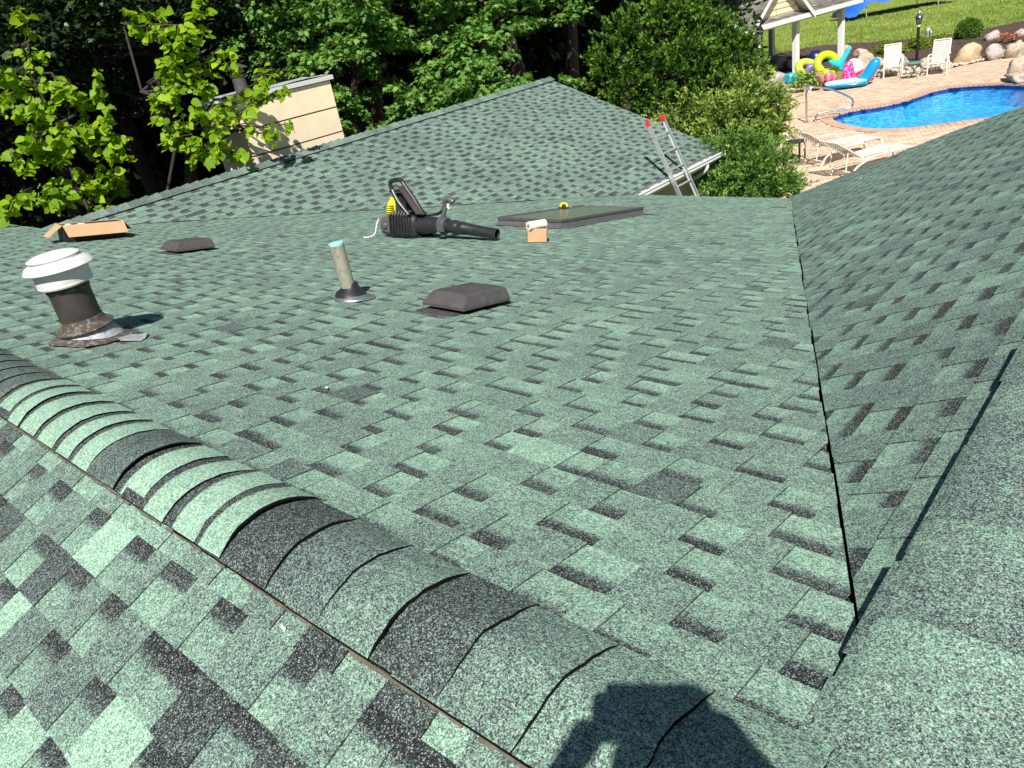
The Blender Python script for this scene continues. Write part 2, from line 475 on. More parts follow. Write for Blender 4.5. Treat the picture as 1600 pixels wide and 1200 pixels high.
class MB:
    """collects faces (one or several materials) and links them as one mesh object"""

    def __init__(s):
        s.v, s.f, s.mi, s.tone, s.mats = [], [], [], [], []
        s.cur = 0

    def use(s, matname):
        if matname not in s.mats:
            s.mats.append(matname)
        s.cur = s.mats.index(matname)
        return s

    def face(s, pts, tone=None):
        i = len(s.v)
        s.v.extend(V(p) for p in pts)
        s.f.append(list(range(i, i + len(pts))))
        s.mi.append(s.cur)
        s.tone.append(tone if tone is not None else [(0.5, 0, 0)] * len(pts))

    def faces(s, verts, faces):
        i = len(s.v)
        s.v.extend(V(p) for p in verts)
        for f in faces:
            s.f.append([i + k for k in f])
            s.mi.append(s.cur)
            s.tone.append([(0.5, 0, 0)] * len(f))

    def hexa(s, p):
        """8 corners: bottom 0-3 counter-clockwise, top 4-7"""
        s.faces(p, [(3, 2, 1, 0), (4, 5, 6, 7), (0, 1, 5, 4), (1, 2, 6, 5), (2, 3, 7, 6), (3, 0, 4, 7)])

    def box(s, c, size, ax=None):
        c = V(c)
        X, Y, Z = ax or (V((1, 0, 0)), V((0, 1, 0)), V((0, 0, 1)))
        a, b, d = [k / 2 for k in size]
        s.hexa([c + X * i * a + Y * j * b + Z * k * d for k in (-1, 1) for i, j in ((-1, -1), (1, -1), (1, 1), (-1, 1))])

    def cbox(s, c, size, ch=0.01, ax=None):
        """box with chamfered edges"""
        c = V(c)
        X, Y, Z = ax or (V((1, 0, 0)), V((0, 1, 0)), V((0, 0, 1)))
        a, b, d = [k / 2 for k in size]
        ch = min(ch, a * .9, b * .9, d * .9)
        rings = []
        for z, ins in ((-d, ch), (-d + ch, 0), (d - ch, 0), (d, ch)):
            aa, bb = a - ins, b - ins
            k = ch * .8
            ring = [(-aa + k, -bb), (aa - k, -bb), (aa, -bb + k), (aa, bb - k), (aa - k, bb), (-aa + k, bb), (-aa, bb - k), (-aa, -bb + k)]
            rings.append([c + X * x + Y * y + Z * z for x, y in ring])
        s.loft(rings, True, True)

    def loft(s, rings, cap0=False, cap1=False, closed=True):
        n = len(rings[0])
        vs = [p for r in rings for p in r]
        fs = []
        for i in range(len(rings) - 1):
            for j in range(n if closed else n - 1):
                k = (j + 1) % n
                fs.append((i * n + j, i * n + k, (i + 1) * n + k, (i + 1) * n + j))
        if cap0:
            fs.append(tuple(range(n - 1, -1, -1)))
        if cap1:
            fs.append(tuple((len(rings) - 1) * n + j for j in range(n)))
        s.faces(vs, fs)

    def tube(s, path, r, n=8, caps=True, squash=None):
        path = [V(p) for p in path]
        rs = r if isinstance(r, (list, tuple)) else [r] * len(path)
        rings = []
        prev = None
        for i, p in enumerate(path):
            t = (path[min(i + 1, len(path) - 1)] - path[max(i - 1, 0)]).normalized()
            if prev is None:
                ref = V((0, 0, 1)) if abs(t.z) < .9 else V((1, 0, 0))
                a = t.cross(ref).normalized()
            else:
                a = (prev - t * prev.dot(t)).normalized()
            prev = a
            b = t.cross(a)
            sq = squash or 1.0
            rings.append([p + a * math.cos(q) * rs[i] + b * math.sin(q) * rs[i] * sq for q in [2 * math.pi * k / n for k in range(n)]])
        s.loft(rings, caps, caps)

    def lathe(s, prof, c=(0, 0, 0), ax=None, n=24, cap0=True, cap1=True, wob=0.0, rg=None):
        c = V(c)
        X, Y, Z = ax or (V((1, 0, 0)), V((0, 1, 0)), V((0, 0, 1)))
        rings = []
        for r, z in prof:
            rings.append([c + (X * math.cos(q) + Y * math.sin(q)) * (r * (1 + (rg.uniform(-wob, wob) if wob else 0))) + Z * (z + (rg.uniform(-wob, wob) * r if wob else 0)) for q in [2 * math.pi * k / n for k in range(n)]])
        s.loft(rings, cap0, cap1)

    def torus(s, c, R, r, ax, n=28, k=12, arc=1.0):
        c = V(c)
        X, Y, Z = ax
        rings = []
        for i in range(n):
            q = 2 * math.pi * i / n
            d = X * math.cos(q) + Y * math.sin(q)
            rings.append([c + d * (R + r * math.cos(w)) + Z * r * math.sin(w) for w in [2 * math.pi * j / k for j in range(k)]])
        rings.append(rings[0])
        s.loft(rings)

    def build(s, name, matname=None, parent=None, smooth=False, tone=False, kind=None, label=None, own=True):
        if matname:
            s.mats = [matname]
            s.mi = [0] * len(s.f)
        me = bpy.data.meshes.new(name)
        vs = s.v
        c = V((0, 0, 0))
        if own and vs:
            lo = V([min(p[i] for p in vs) for i in range(3)])
            hi = V([max(p[i] for p in vs) for i in range(3)])
            c = V(((lo.x + hi.x) / 2, (lo.y + hi.y) / 2, lo.z))
        me.from_pydata([tuple(p - c) for p in vs], [], s.f)
        for mn in s.mats:
            me.materials.append(MATS[mn])
        me.polygons.foreach_set('material_index', s.mi)
        if smooth:
            me.polygons.foreach_set('use_smooth', [True] * len(s.f))
        if tone:
            at = me.color_attributes.new('tone', 'FLOAT_COLOR', 'CORNER')
            flat = []
            for t in s.tone:
                for q in t:
                    flat.extend((q[0], q[1], q[2], 1.0))
            at.data.foreach_set('color', flat)
        me.update()
        o = bpy.data.objects.new(name, me)
        COL.objects.link(o)
        if parent is not None:
            o.parent = parent
            o.location = c - WLOC[parent]
        else:
            o.location = c
        WLOC[o] = c
        if smooth:
            bm = bmesh.new()
            bm.from_mesh(me)
            bmesh.ops.remove_doubles(bm, verts=bm.verts, dist=1e-5)
            for e in bm.edges:
                if len(e.link_faces) == 2 and e.calc_face_angle(0) > math.radians(38):
                    e.smooth = False
            bm.to_mesh(me)
            bm.free()
        return tag(o, label, kind=kind)


def copy_thing(root, loc, rotz, label=None):
    r = root.copy()
    COL.objects.link(r)
    r.location = loc
    if r.rotation_mode == 'QUATERNION':
        r.rotation_quaternion = Matrix.Rotation(rotz, 3, 'Z').to_quaternion()
    else:
        r.rotation_euler = (0, 0, rotz)
    if label:
        r['label'] = label
    for ch in root.children:
        c = ch.copy()
        COL.objects.link(c)
        c.parent = r
        for g in ch.children:
            d = g.copy()
            COL.objects.link(d)
            d.parent = c
    return r


def pix(px, py, z=0.0):
    """the point of the horizontal level z that the photograph shows at (px, py)"""
    r = RIGHT * (px - 800) - UPV * (py - 600) - BACK * FPX
    t = (z - CAMZ) / r.z
    return V((r.x * t, r.y * t, z))


def project(p):
    q = V(p) - V((0, 0, CAMZ))
    d = -q.dot(BACK)
    if d < 0.05:
        return None
    return 800 + FPX * q.dot(RIGHT) / d, 600 - FPX * q.dot(UPV) / d, d


def catmull(pts, n=8, closed=False):
    pts = [V(p) for p in pts]
    out = []
    m_ = len(pts)
    rng = range(m_ if closed else m_ - 1)
    for i in rng:
        p0 = pts[(i - 1) % m_] if closed else pts[max(i - 1, 0)]
        p1 = pts[i]
        p2 = pts[(i + 1) % m_]
        p3 = pts[(i + 2) % m_] if closed else pts[min(i + 2, m_ - 1)]
        for k in range(n):
            t = k / n
            out.append(0.5 * ((2 * p1) + (p2 - p0) * t + (2 * p0 - 5 * p1 + 4 * p2 - p3) * t * t + (3 * p1 - p0 - 3 * p2 + p3) * t ** 3))
    if not closed:
        out.append(pts[-1])
    return out


# ------------------------------------------------------------------ leaves (numpy)
def np_mesh(name, verts, faces_k, tone, matname, parent=None, loc=None):
    """verts (n,3); faces_k (m,k) one polygon size; tone (n,) per vertex"""
    me = bpy.data.meshes.new(name)
    nv, (nf, k) = len(verts), faces_k.shape
    me.vertices.add(nv)
    me.vertices.foreach_set('co', verts.astype(np.float32).ravel())
    me.loops.add(nf * k)
    me.loops.foreach_set('vertex_index', faces_k.astype(np.int32).ravel())
    me.polygons.add(nf)
    me.polygons.foreach_set('loop_start', np.arange(0, nf * k, k, dtype=np.int32))
    me.polygons.foreach_set('loop_total', np.full(nf, k, dtype=np.int32))
    me.materials.append(MATS[matname])
    at = me.color_attributes.new('tone', 'FLOAT_COLOR', 'POINT')
    c = np.ones((nv, 4), np.float32)
    c[:, 0] = tone
    c[:, 1:3] = 0
    at.data.foreach_set('color', c.ravel())
    me.update()
    me.validate()
    o = bpy.data.objects.new(name, me)
    COL.objects.link(o)
    if parent is not None:
        o.parent = parent
    if loc is not None:
        o.location = loc
    return o


def unit(a):
    return a / np.maximum(np.linalg.norm(a, axis=1, keepdims=True), 1e-9)


HEART = (np.array([(0, 0, 0), (.30, .05, .05), (.46, .34, .09), (.34, .68, .05), (0, 1.05, -.08), (-.34, .68, .05), (-.46, .34, .09), (-.30, .05, .05), (0, .45, -.03)], float),
         [(8, 0, 1), (8, 1, 2), (8, 2, 3), (8, 3, 4), (8, 4, 5), (8, 5, 6), (8, 6, 7), (8, 7, 0)])
MAPLE = (np.array([(0, 0, 0), (.22, .12, .02), (.52, .22, -.05), (.25, .42, .03), (.36, .82, -.04), (0, .62, .03), (0, 1.08, -.1), (-.36, .82, -.04), (-.25, .42, .03), (-.52, .22, -.05), (-.22, .12, .02)], float),
         [(0, 1, 3), (1, 2, 3), (0, 3, 5), (3, 4, 5), (0, 5, 8), (5, 7, 8), (0, 8, 10), (8, 9, 10), (3, 6, 8)])
OVAL = (np.array([(0, 0, 0), (.26, .45, .06), (0, 1, -.05), (-.26, .45, .06)], float), [(0, 1, 2), (0, 2, 3)])
SPRAY = (np.array([(0, 0, 0), (.17, .42, .05), (.10, .72, .0), (0, 1, -.03), (-.10, .72, .0), (-.17, .42, .05), (.40, .66, .02), (-.40, .66, .02)], float),
         [(0, 1, 2), (0, 2, 3), (0, 3, 4), (0, 4, 5), (0, 6, 1), (0, 5, 7)])
FEATHER = (np.array([(0, 0, 0), (.07, .5, .02), (0, 1, -.06), (-.07, .5, .02), (.28, .55, .0), (-.28, .55, .0), (.20, .85, -.02), (-.20, .85, -.02), (.0, .25, 0), (.0, .6, 0)], float),
           [(0, 1, 3), (1, 2, 3), (8, 4, 1), (8, 3, 5), (9, 6, 2), (9, 2, 7)])


def leaves(name, P, D, Nn, S, T, tmpl, matname, parent=None, loc=None):
    """P base points, D direction of each leaf's tip, Nn its face normal, S length, T tone"""
    tv, tf = tmpl
    D = unit(D)
    Nn = unit(Nn - D * np.sum(Nn * D, axis=1, keepdims=True))
    X = np.cross(D, Nn)
    n, k = len(P), len(tv)
    W = P[:, None, :] + S[:, None, None] * (X[:, None, :] * tv[None, :, 0:1] + D[:, None, :] * tv[None, :, 1:2] + Nn[:, None, :] * tv[None, :, 2:3])
    F = np.array(tf, int)[None] + (np.arange(n) * k)[:, None, None]
    return np_mesh(name, W.reshape(-1, 3), F.reshape(-1, 3), np.repeat(T, k), matname, parent, loc)


def clump_leaves(rg, centers, radii, counts, size, droop=0.4, shell=0.55, up=0.9):
    Ps, Ds, Ns, Ss, Ts = [], [], [], [], []
    for c, r, n in zip(centers, radii, counts):
        d = unit(rg.normal(size=(n, 3)))
        rad = shell + (1 - shell) * rg.random(n)
        rad = np.where(rg.random(n) < .18, rad * rg.random(n), rad)
        p = d * rad[:, None] * np.array(r)[None]
        Ps.append(p + np.array(c)[None])
        out = unit(p + 1e-6)
        tip = out * np.array([1, 1, .5]) + rg.normal(size=(n, 3)) * .5
        tip[:, 2] -= droop
        Ds.append(tip)
        nn = out * .6 + rg.normal(size=(n, 3)) * .45
        nn[:, 2] += up
        Ns.append(nn)
        Ss.append(size * rg.uniform(.6, 1.25, n))
        Ts.append(np.clip(rg.normal(.5, .22, n) + rg.normal(0, .12), 0, 1))
    return [np.concatenate(a) for a in (Ps, Ds, Ns, Ss, Ts)]


def limb(mb, p0, p1, r0, r1, rg, n=5, wob=.06, k=7):
    p0, p1 = V(p0), V(p1)
    Ld = (p1 - p0).length
    pts, rs = [], []
    for i in range(n + 1):
        t = i / n
        j = V((rg.uniform(-1, 1), rg.uniform(-1, 1), rg.uniform(-.5, .5))) * wob * Ld * (t * (1 - t) * 4)
        pts.append(p0.lerp(p1, t) + j)
        rs.append(r0 + (r1 - r0) * t)
    mb.tube(pts, rs, k)
    return pts

# ================================================================== THE HOUSE
SB, SC, SD, SA = 0.21, 0.3914, 0.4706, 0.40
GROUND = -1.2


def zB(y): return 3.434 - SB * (y - 0.782)
def zA(y): return 3.427 - SA * (0.507 - y)
def zC(x): return 1.4246 + SC * (-7.27 - x)
def zD(x): return 3.3709 + SD * (x + 0.352)


RY, RX, CX = 0.618, -0.262, -11.17           # ridge lines: main (y), right wing (x), left wing (x)
RZ, DZ, CZ = zB(RY), zD(RX), zC(CX)
SE = 0.10
house = empty('house', (-4.5, 5.0, GROUND), 'house with green shingled roof slopes meeting in long valleys', 'house')
EXPO = 0.143


class Slope:
    def __init__(s, O, U, D):
        s.O, s.U, s.D = V(O), V(U).normalized(), V(D).normalized()
        s.N = s.U.cross(s.D)

    def w(s, u, v, h=0.0):
        return s.O + s.U * u + s.D * v + s.N * h

    def uv(s, p):
        q = V(p) - s.O
        return q.dot(s.U), q.dot(s.D)


slopeB = Slope((0, RY, RZ), (1, 0, 0), (0, 1, -SB))
slopeA = Slope((0, RY, zA(RY)), (-1, 0, 0), (0, -1, -SA))
slopeC = Slope((CX, 0, CZ), (0, -1, 0), (1, 0, -SC))
slopeD = Slope((RX, 0, DZ), (0, 1, 0), (-1, 0, -SD))
slopeE = Slope((RX, 0, DZ), (0, -1, 0), (1, 0, -SE))
slopeF = Slope((CX, 0, CZ), (0, 1, 0), (-1, 0, -SC))


def hp(p, q, off=0.0, side=1):
    """half plane left of p->q in plan, moved by off: value <= 0 is kept"""
    dx, dy = q[0] - p[0], q[1] - p[1]
    n = math.hypot(dx, dy)
    nx, ny = dy / n * side, -dx / n * side
    return nx, ny, nx * p[0] + ny * p[1] + off


VBD = ((-0.352, 1.087), (-4.542, 10.478))    # valley between main slope and right wing
VBC = ((-10.702, 3.953), (-7.271, 10.349))   # valley between main slope and left wing


def clip_poly(poly, tones, f):
    """Sutherland-Hodgman against one half plane; also says which new edge is the cut"""
    out, to, newv = [], [], []
    n = len(poly)
    vals = [f(p) for p in poly]
    if max(vals) <= 0:
        return poly, tones, []
    for i in range(n):
        j = (i + 1) % n
        a, b = vals[i], vals[j]
        if a <= 0:
            out.append(poly[i])
            to.append(tones[i])
        if (a <= 0) != (b <= 0):
            t = a / (a - b)
            p = poly[i].lerp(poly[j], t)
            out.append(p)
            to.append(tuple(tones[i][k] + (tones[j][k] - tones[i][k]) * t for k in range(3)))
            newv.append(p)
    return out, to, newv


ALL = []      # every shingle strip: (slope part, faces, tones, centre, size on the photo)


def lay(part, sl, u0, u1, v1, planes_of, seed, contrast=1.0, vstart=0.0, base=0.5, gb=.07, dk=1.0):
    rg = random.Random(seed)
    n = int((v1 - vstart) / EXPO) + 1
    for i in range(n):
        va, vb = vstart + i * EXPO, min(vstart + (i + 1) * EXPO, v1)
        if vb - va < 0.02:
            continue
        u = u0 - rg.uniform(0.0, 0.95)
        planes = planes_of(sl.w((u0 + u1) / 2, va))
        drop = rg.uniform(-.002, .002)
        while u < u1:
            ln = 0.985
            ue = u + ln
            faces, tones = [], []
            x = u
            tooth = rg.random() < 0.5
            sh_t = rg.gauss(0, 0.02) * contrast
            lift = rg.uniform(0, .0016)
            while x < ue - 0.004:
                wd = rg.uniform(0.11, 0.19) if tooth else rg.uniform(0.085, 0.15)
                xe = min(ue, x + wd)
                if ue - xe < 0.05:
                    xe = ue
                a, b = x + 0.0006, xe - 0.0006
                vt = va - 0.014
                jb = vb + rg.uniform(-.0018, .0018) + drop
                if tooth:
                    r = rg.random()
                    t = base + rg.gauss(0, 0.035) * (.4 + .6 * contrast) + sh_t
                    if r < 0.20 * contrast:
                        t = (0.27 if contrast > .5 else .36) + rg.uniform(-.04, .06)
                    elif r > 1 - 0.22 * contrast:
                        t = base + 0.22 * (.35 + .65 * contrast) + rg.uniform(-.03, .04)
                    h0, h1 = 0.0016, 0.0074 + lift
                    g = rg.uniform(-.05, .05)
                    P = [(a, vt, h0), (a, jb, h1), (b, jb, h1), (b, vt, h0)]
                    faces.append(P)
                    tones.append([(t + g, 0, 0), (t, 0, 0), (t, 0, 0), (t + g, 0, 0)])
                    faces.append([(a, jb, h1), (a, jb, -.001), (b, jb, -.001), (b, jb, h1)])
                    faces.append([(a, vt, h0), (a, vt, -.001), (a, jb, -.001), (a, jb, h1)])
                    faces.append([(b, jb, h1), (b, jb, -.001), (b, vt, -.001), (b, vt, h0)])
                    tones += [[(t, .8, 0)] * 4] + [[(t - .1, .45, 0)] * 4] * 2
                else:
                    d = rg.uniform(.06, .17)
                    t = base + rg.gauss(0.045, 0.03) + sh_t
                    h0, h1 = 0.0004, 0.0036 + lift
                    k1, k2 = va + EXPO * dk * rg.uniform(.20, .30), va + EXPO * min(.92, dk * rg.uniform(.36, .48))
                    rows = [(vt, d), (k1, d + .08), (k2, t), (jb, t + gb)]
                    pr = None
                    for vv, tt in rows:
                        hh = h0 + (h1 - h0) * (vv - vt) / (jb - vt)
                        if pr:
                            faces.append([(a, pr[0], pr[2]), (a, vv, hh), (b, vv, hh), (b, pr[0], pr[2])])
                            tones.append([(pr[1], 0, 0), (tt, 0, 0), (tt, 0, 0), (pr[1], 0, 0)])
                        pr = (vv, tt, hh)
                    faces.append([(a, jb, h1), (a, jb, -.001), (b, jb, -.001), (b, jb, h1)])
                    tones.append([(t, .8, 0)] * 4)
                x = xe
                tooth = not tooth
            # to world, clip against valleys and edges
            W = [[sl.w(*q) for q in f] for f in faces]
            jit = rg.uniform(-.004, .004)
            FW, FT = W, tones
            for (ax, ay, c) in planes:
                fun = lambda p, ax=ax, ay=ay, c=c: ax * p.x + ay * p.y - c + jit
                NW, NT = [], []
                for f, t in zip(FW, FT):
                    g, tg, cut = clip_poly(f, t, fun)
                    if len(g) >= 3:
                        NW.append(g)
                        NT.append(tg)
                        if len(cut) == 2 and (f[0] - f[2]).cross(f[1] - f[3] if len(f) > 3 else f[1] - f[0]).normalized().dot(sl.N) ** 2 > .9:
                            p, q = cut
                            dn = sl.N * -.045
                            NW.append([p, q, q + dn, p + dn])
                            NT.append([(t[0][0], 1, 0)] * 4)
                FW, FT = NW, NT
                if not FW:
                    break
            if FW:
                c = sum((f[0] for f in FW), V((0, 0, 0))) / len(FW)
                pr = project(c)
                area = 0
                if pr and -60 < pr[0] < 1660 and -20 < pr[1] < 1260:
                    graz = abs(sl.N.dot((c - V((0, 0, CAMZ))).normalized()))
                    area = len(FW) * graz / pr[2] ** 2
                ALL.append((part, FW, FT, area))
            u = ue + 0.001


def slab(name, corners, th=0.10, label=None):
    """roof boarding under the shingles: a slab whose top carries them"""
    mb = MB()
    top = [V(c) for c in corners]
    n = len(top)
    mb.faces(top + [p - V((0, 0, th)) for p in top], [tuple(range(n)), tuple(range(2 * n - 1, n - 1, -1))] + [(i, i + n, (i + 1) % n + n, (i + 1) % n) for i in range(n)])
    o = mb.build(name, 'roof_felt', house, label=label)
    return o


dn = 0.004
def LB(x, y): return V((x, y, zB(y) - dn))
def LA(x, y): return V((x, y, zA(y) - dn))
def LC(x, y): return V((x, y, zC(x) - dn))
def LD(x, y): return V((x, y, zD(x) - dn))
def LE(x, y): return V((x, y, DZ - SE * (x - RX) - dn))
def LF(x, y): return V((x, y, CZ - SC * (CX - x) - dn))


EAVEY = 10.47
part_B = slab('roof_slope', [LB(-14.5, RY), LB(6, RY), LB(6, 1.0), LB(-.40, 1.0), LB(-4.63, EAVEY), LB(-7.12, EAVEY), LB(-11.06, 3.08), LB(-14.5, 3.08)], label='broad low-pitched main slope running between the two valleys')
part_A = slab('roof_slope', [LA(6, RY - .003), LA(-14.5, RY - .003), LA(-14.5, -4.5), LA(6, -4.5)], label='near slope with strongly mottled shingles below the ridge')
part_C = slab('roof_slope', [LC(CX, 3.22), LC(-7.25, 10.52), LC(-7.25, 13.56), LC(CX, 13.56)], label='far slope of the left wing below the chimney')
part_D = slab('roof_slope', [LD(RX, .99), LD(RX, 8.02), LD(-2.64, 9.82), LD(-4.47, 10.58), LD(-4.47, 10.50)], label='steep slope rising to the right of the valley')
part_E = slab('roof_slope', [LE(RX + .003, .92), LE(3.5, .92), LE(3.5, 8.0), LE(RX + .003, 8.0)], label='slope falling away behind the right ridge')
part_F = slab('roof_slope', [LF(CX - .003, 3.1), LF(CX - .003, 13.56), LF(-15.0, 13.56), LF(-15.0, 3.1)], label='hidden slope behind the far left ridge')

xlo = lambda x: (-1, 0, -x)
xhi = lambda x: (1, 0, x)
ylo = lambda y: (0, -1, -y)
yhi = lambda y: (0, 1, y)


def planes_B(p):
    pl = [hp(*VBD, off=-.003, side=1), yhi(EAVEY + .03), xlo(-14.4), xhi(5.9)]
    if p.y > 3.12:
        pl.append(hp(*VBC, off=-.012, side=-1))
    else:
        pl = pl[1:] if p.y < 1.0 else pl
    return pl


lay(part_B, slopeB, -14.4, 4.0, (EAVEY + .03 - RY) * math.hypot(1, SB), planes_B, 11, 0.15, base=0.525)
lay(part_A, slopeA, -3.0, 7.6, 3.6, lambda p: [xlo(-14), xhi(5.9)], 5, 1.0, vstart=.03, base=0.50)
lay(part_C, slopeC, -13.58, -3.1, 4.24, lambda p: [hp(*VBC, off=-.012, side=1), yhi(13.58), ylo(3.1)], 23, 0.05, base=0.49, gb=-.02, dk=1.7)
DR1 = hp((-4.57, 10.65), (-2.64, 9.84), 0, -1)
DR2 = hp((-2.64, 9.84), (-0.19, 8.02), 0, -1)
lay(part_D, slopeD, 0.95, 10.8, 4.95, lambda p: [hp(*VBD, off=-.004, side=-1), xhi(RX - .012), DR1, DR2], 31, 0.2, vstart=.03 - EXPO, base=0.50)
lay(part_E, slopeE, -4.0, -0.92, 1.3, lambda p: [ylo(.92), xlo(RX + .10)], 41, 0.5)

order = sorted(range(len(ALL)), key=lambda i: -ALL[i][3])
single = set(i for i in order[:300] if ALL[i][3] > 0)
rest = {}
for i, (part, FW, FT, area) in enumerate(ALL):
    if i in single:
        mb = MB()
        for f, t in zip(FW, FT):
            mb.face(f, t)
        mb.build('shingle', 'shingle', part, tone=True)
    else:
        mb = rest.setdefault(part, MB())
        for f, t in zip(FW, FT):
            mb.face(f, t)
for part, mb in rest.items():
    mb.build('shingle_field', 'shingle', part, tone=True, kind='stuff')


# ---- ridge caps --------------------------------------------------------------
def cap_run(parent, prof, butts, tones, raise_, axis, thick=.009, band=None, tuck=.11, rg=None):
    """prof(t, sharp)-> (across, z) ; butts: positions of the exposed ends, each cap reaching back past the next one"""
    for i in range(len(butts) - 1):
        b, nx = butts[i], butts[i + 1]
        d = 1 if nx > b else -1
        back = nx + d * tuck
        tone, dark = tones[i]
        n = 12
        mb = MB()
        sl = [(back, .0, .10), (nx - d * .0, .10, .10), (nx - d * (dark if dark else .01), .14, None), (nx - d * ((dark if dark else .01) + .008), .15, None), (b, 1.0, None)]
        yaw = rg.uniform(-.010, .010)
        dz = rg.uniform(0, .002)
        jx = rg.uniform(-.007, .007) if axis == 'y' else rg.uniform(-.002, .002)
        rings = []
        for pos, hh, _ in sl:
            frac = abs(pos - back) / abs(b - back)
            ring = []
            for k in range(n + 1):
                t = k / n
                ac, z = prof(t, i)
                ac += jx
                edge = min(t, 1 - t)
                h = dz + .003 + raise_[i] * frac ** 1.3 * (0.35 + 0.65 * min(1, edge * 5))
                pp = pos + yaw * (t - .5) * 2 + (rg.uniform(-.0025, .0025) if pos == b else 0)
                ring.append(V((pp, ac, z + h)) if axis == 'x' else V((ac, pp, z + h)))
            rings.append(ring)
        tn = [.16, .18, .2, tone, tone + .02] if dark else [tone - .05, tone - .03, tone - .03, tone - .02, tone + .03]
        flip = (axis == 'x') == (d < 0)
        for r in range(len(rings) - 1):
            for k in range(n):
                q = [rings[r][k], rings[r + 1][k], rings[r + 1][k + 1], rings[r][k + 1]]
                tt = [(tn[r], 0, 0), (tn[r + 1], 0, 0), (tn[r + 1], 0, 0), (tn[r], 0, 0)]
                mb.face(q if not flip else q[::-1], tt if not flip else tt[::-1])
        last = rings[-1]
        D3 = V((0, 0, thick if axis == 'y' or i < 11 else .0055))
        for k in range(n):
            q = [last[k], last[k] - D3, last[k + 1] - D3, last[k + 1]]
            mb.face(q if not flip else q[::-1], [(0, 1, 0)] * 4)
        for kk in (0, n):
            for r in range(len(rings) - 1):
                mb.face([rings[r][kk], rings[r + 1][kk], rings[r + 1][kk] - D3, rings[r][kk] - D3], [(0, 1, 0)] * 4)
        mb.build('ridge_cap', 'shingle', parent, tone=True)


MEAS = [(0, 0), (.12, .0215), (.215, .0305), (.33, .038), (.43, .0415), (.55, .040), (.68, .0335), (.84, .0185), (1, 0)]
TRI = [(0, 0), (.25, .022), (.42, .038), (.5, .0405), (.58, .036), (.75, .021), (1, 0)]


def interp(tab, t):
    for (a, b), (c, d) in zip(tab, tab[1:]):
        if t <= c + 1e-9:
            return b + (d - b) * (t - a) / (c - a)
    return tab[-1][1]


def profB(t, i):
    return .505 + .280 * t, 3.441 + interp(TRI if i < 7 else MEAS, t)


def ridge_base(name, p0, p1, wdt, label):
    p0, p1 = V(p0), V(p1)
    mb = MB()
    d = (p1 - p0).normalized()
    a = d.cross(V((0, 0, 1)))
    mb.hexa([p0 - a * wdt - V((0, 0, .09)), p0 + a * wdt - V((0, 0, .09)), p1 + a * wdt - V((0, 0, .09)), p1 - a * wdt - V((0, 0, .09)),
             p0 - a * .01, p0 + a * .01, p1 + a * .01, p1 - a * .01])
    return mb.build(name, 'roof_felt', house, label=label)


rgc = random.Random(3)
K = 0.6625
bx = [.30, .11, -.08, -.27, -.475, -.6725, -.860, -1.0455, -1.2237, -1.425]
bx += [K * v for v in (-2.44, -2.659, -2.898, -3.133, -3.381, -3.697, -3.928, -4.144, -4.412, -4.684, -4.906)]
while bx[-1] > -7.5:
    bx.append(bx[-1] - rgc.uniform(.150, .172))
tb = [(.50, 0), (.52, 0), (.50, 0), (.56, 0), (.545, 0), (.52, 0), (.33, 0), (.56, 0), (.46, 0), (.27, 0)]
tb = [(.50, 0), (.52, 0), (.50, 0), (.55, 0), (.55, 0), (.49, 0), (.30, 0), (.52, 0), (.43, 0), (.25, 0)]
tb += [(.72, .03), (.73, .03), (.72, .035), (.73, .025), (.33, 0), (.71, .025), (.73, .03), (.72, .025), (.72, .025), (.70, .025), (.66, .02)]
while len(tb) < len(bx):
    tb.append((rgc.choice([.30, .34, .40, .33]), 0))
rs = [(.010 if i < 10 else .0075) + rgc.uniform(0, .004) for i in range(len(bx))]
rs[10] = .024
rs[14] = .018
rB = ridge_base('ridge', (6, RY, RZ - .004), (-14.4, RY, RZ - .004), .06, 'main ridge covered with overlapping cap shingles')
cap_run(rB, profB, bx, tb, rs, 'x', rg=rgc)


def profD(t, i):
    x = -.342 + .340 * t
    d = x - RX
    z = DZ + (SD * d if d < 0 else -SE * d)
    return x, z + .032 - .016 * max(0, 1 - abs(d) / .06)


by = [8.05]
while by[-1] > .93:
    by.append(by[-1] - .158)
by[-1] = .90
by = by[:-1] + [.905]
td = [(rgc.choice([.46, .5, .52, .44, .55]), 0) for _ in by]
rD = ridge_base('ridge', (RX, .95, DZ - .004), (RX, 8.0, DZ - .004), .06, 'right wing ridge covered with overlapping cap shingles')
cap_run(rD, profD, by, td, [.010 + rgc.uniform(0, .006) for _ in by], 'y', rg=rgc, thick=.026)


# black strip painting in the gap shade along the right wing's cap edge
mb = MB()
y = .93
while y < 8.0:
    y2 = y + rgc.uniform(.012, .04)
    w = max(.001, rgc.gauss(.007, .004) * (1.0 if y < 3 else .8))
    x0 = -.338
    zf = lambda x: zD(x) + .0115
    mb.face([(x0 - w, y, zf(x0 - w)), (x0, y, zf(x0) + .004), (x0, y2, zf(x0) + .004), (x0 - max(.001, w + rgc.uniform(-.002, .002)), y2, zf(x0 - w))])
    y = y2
mb.build('edge_shade_strip', 'asphalt_black', rD)


def profC(t, i):
    x = CX - .15 + .30 * t
    return x, CZ - SC * abs(x - CX) + .013


cy = [3.12]
while cy[-1] < 13.55:
    cy.append(cy[-1] + .155 + rgc.uniform(-.006, .006))
cy[-1] = 13.62
rC = ridge_base('ridge', (CX, 13.5, CZ - .004), (CX, 3.2, CZ - .004), .06, 'far left ridge covered with overlapping cap shingles')
cap_run(rC, profC, cy[::-1], [(rgc.choice([.44, .48, .40, .34]), 0) for _ in cy], [.018 + rgc.uniform(0, .016) for _ in cy], 'y', rg=rgc, thick=.016)

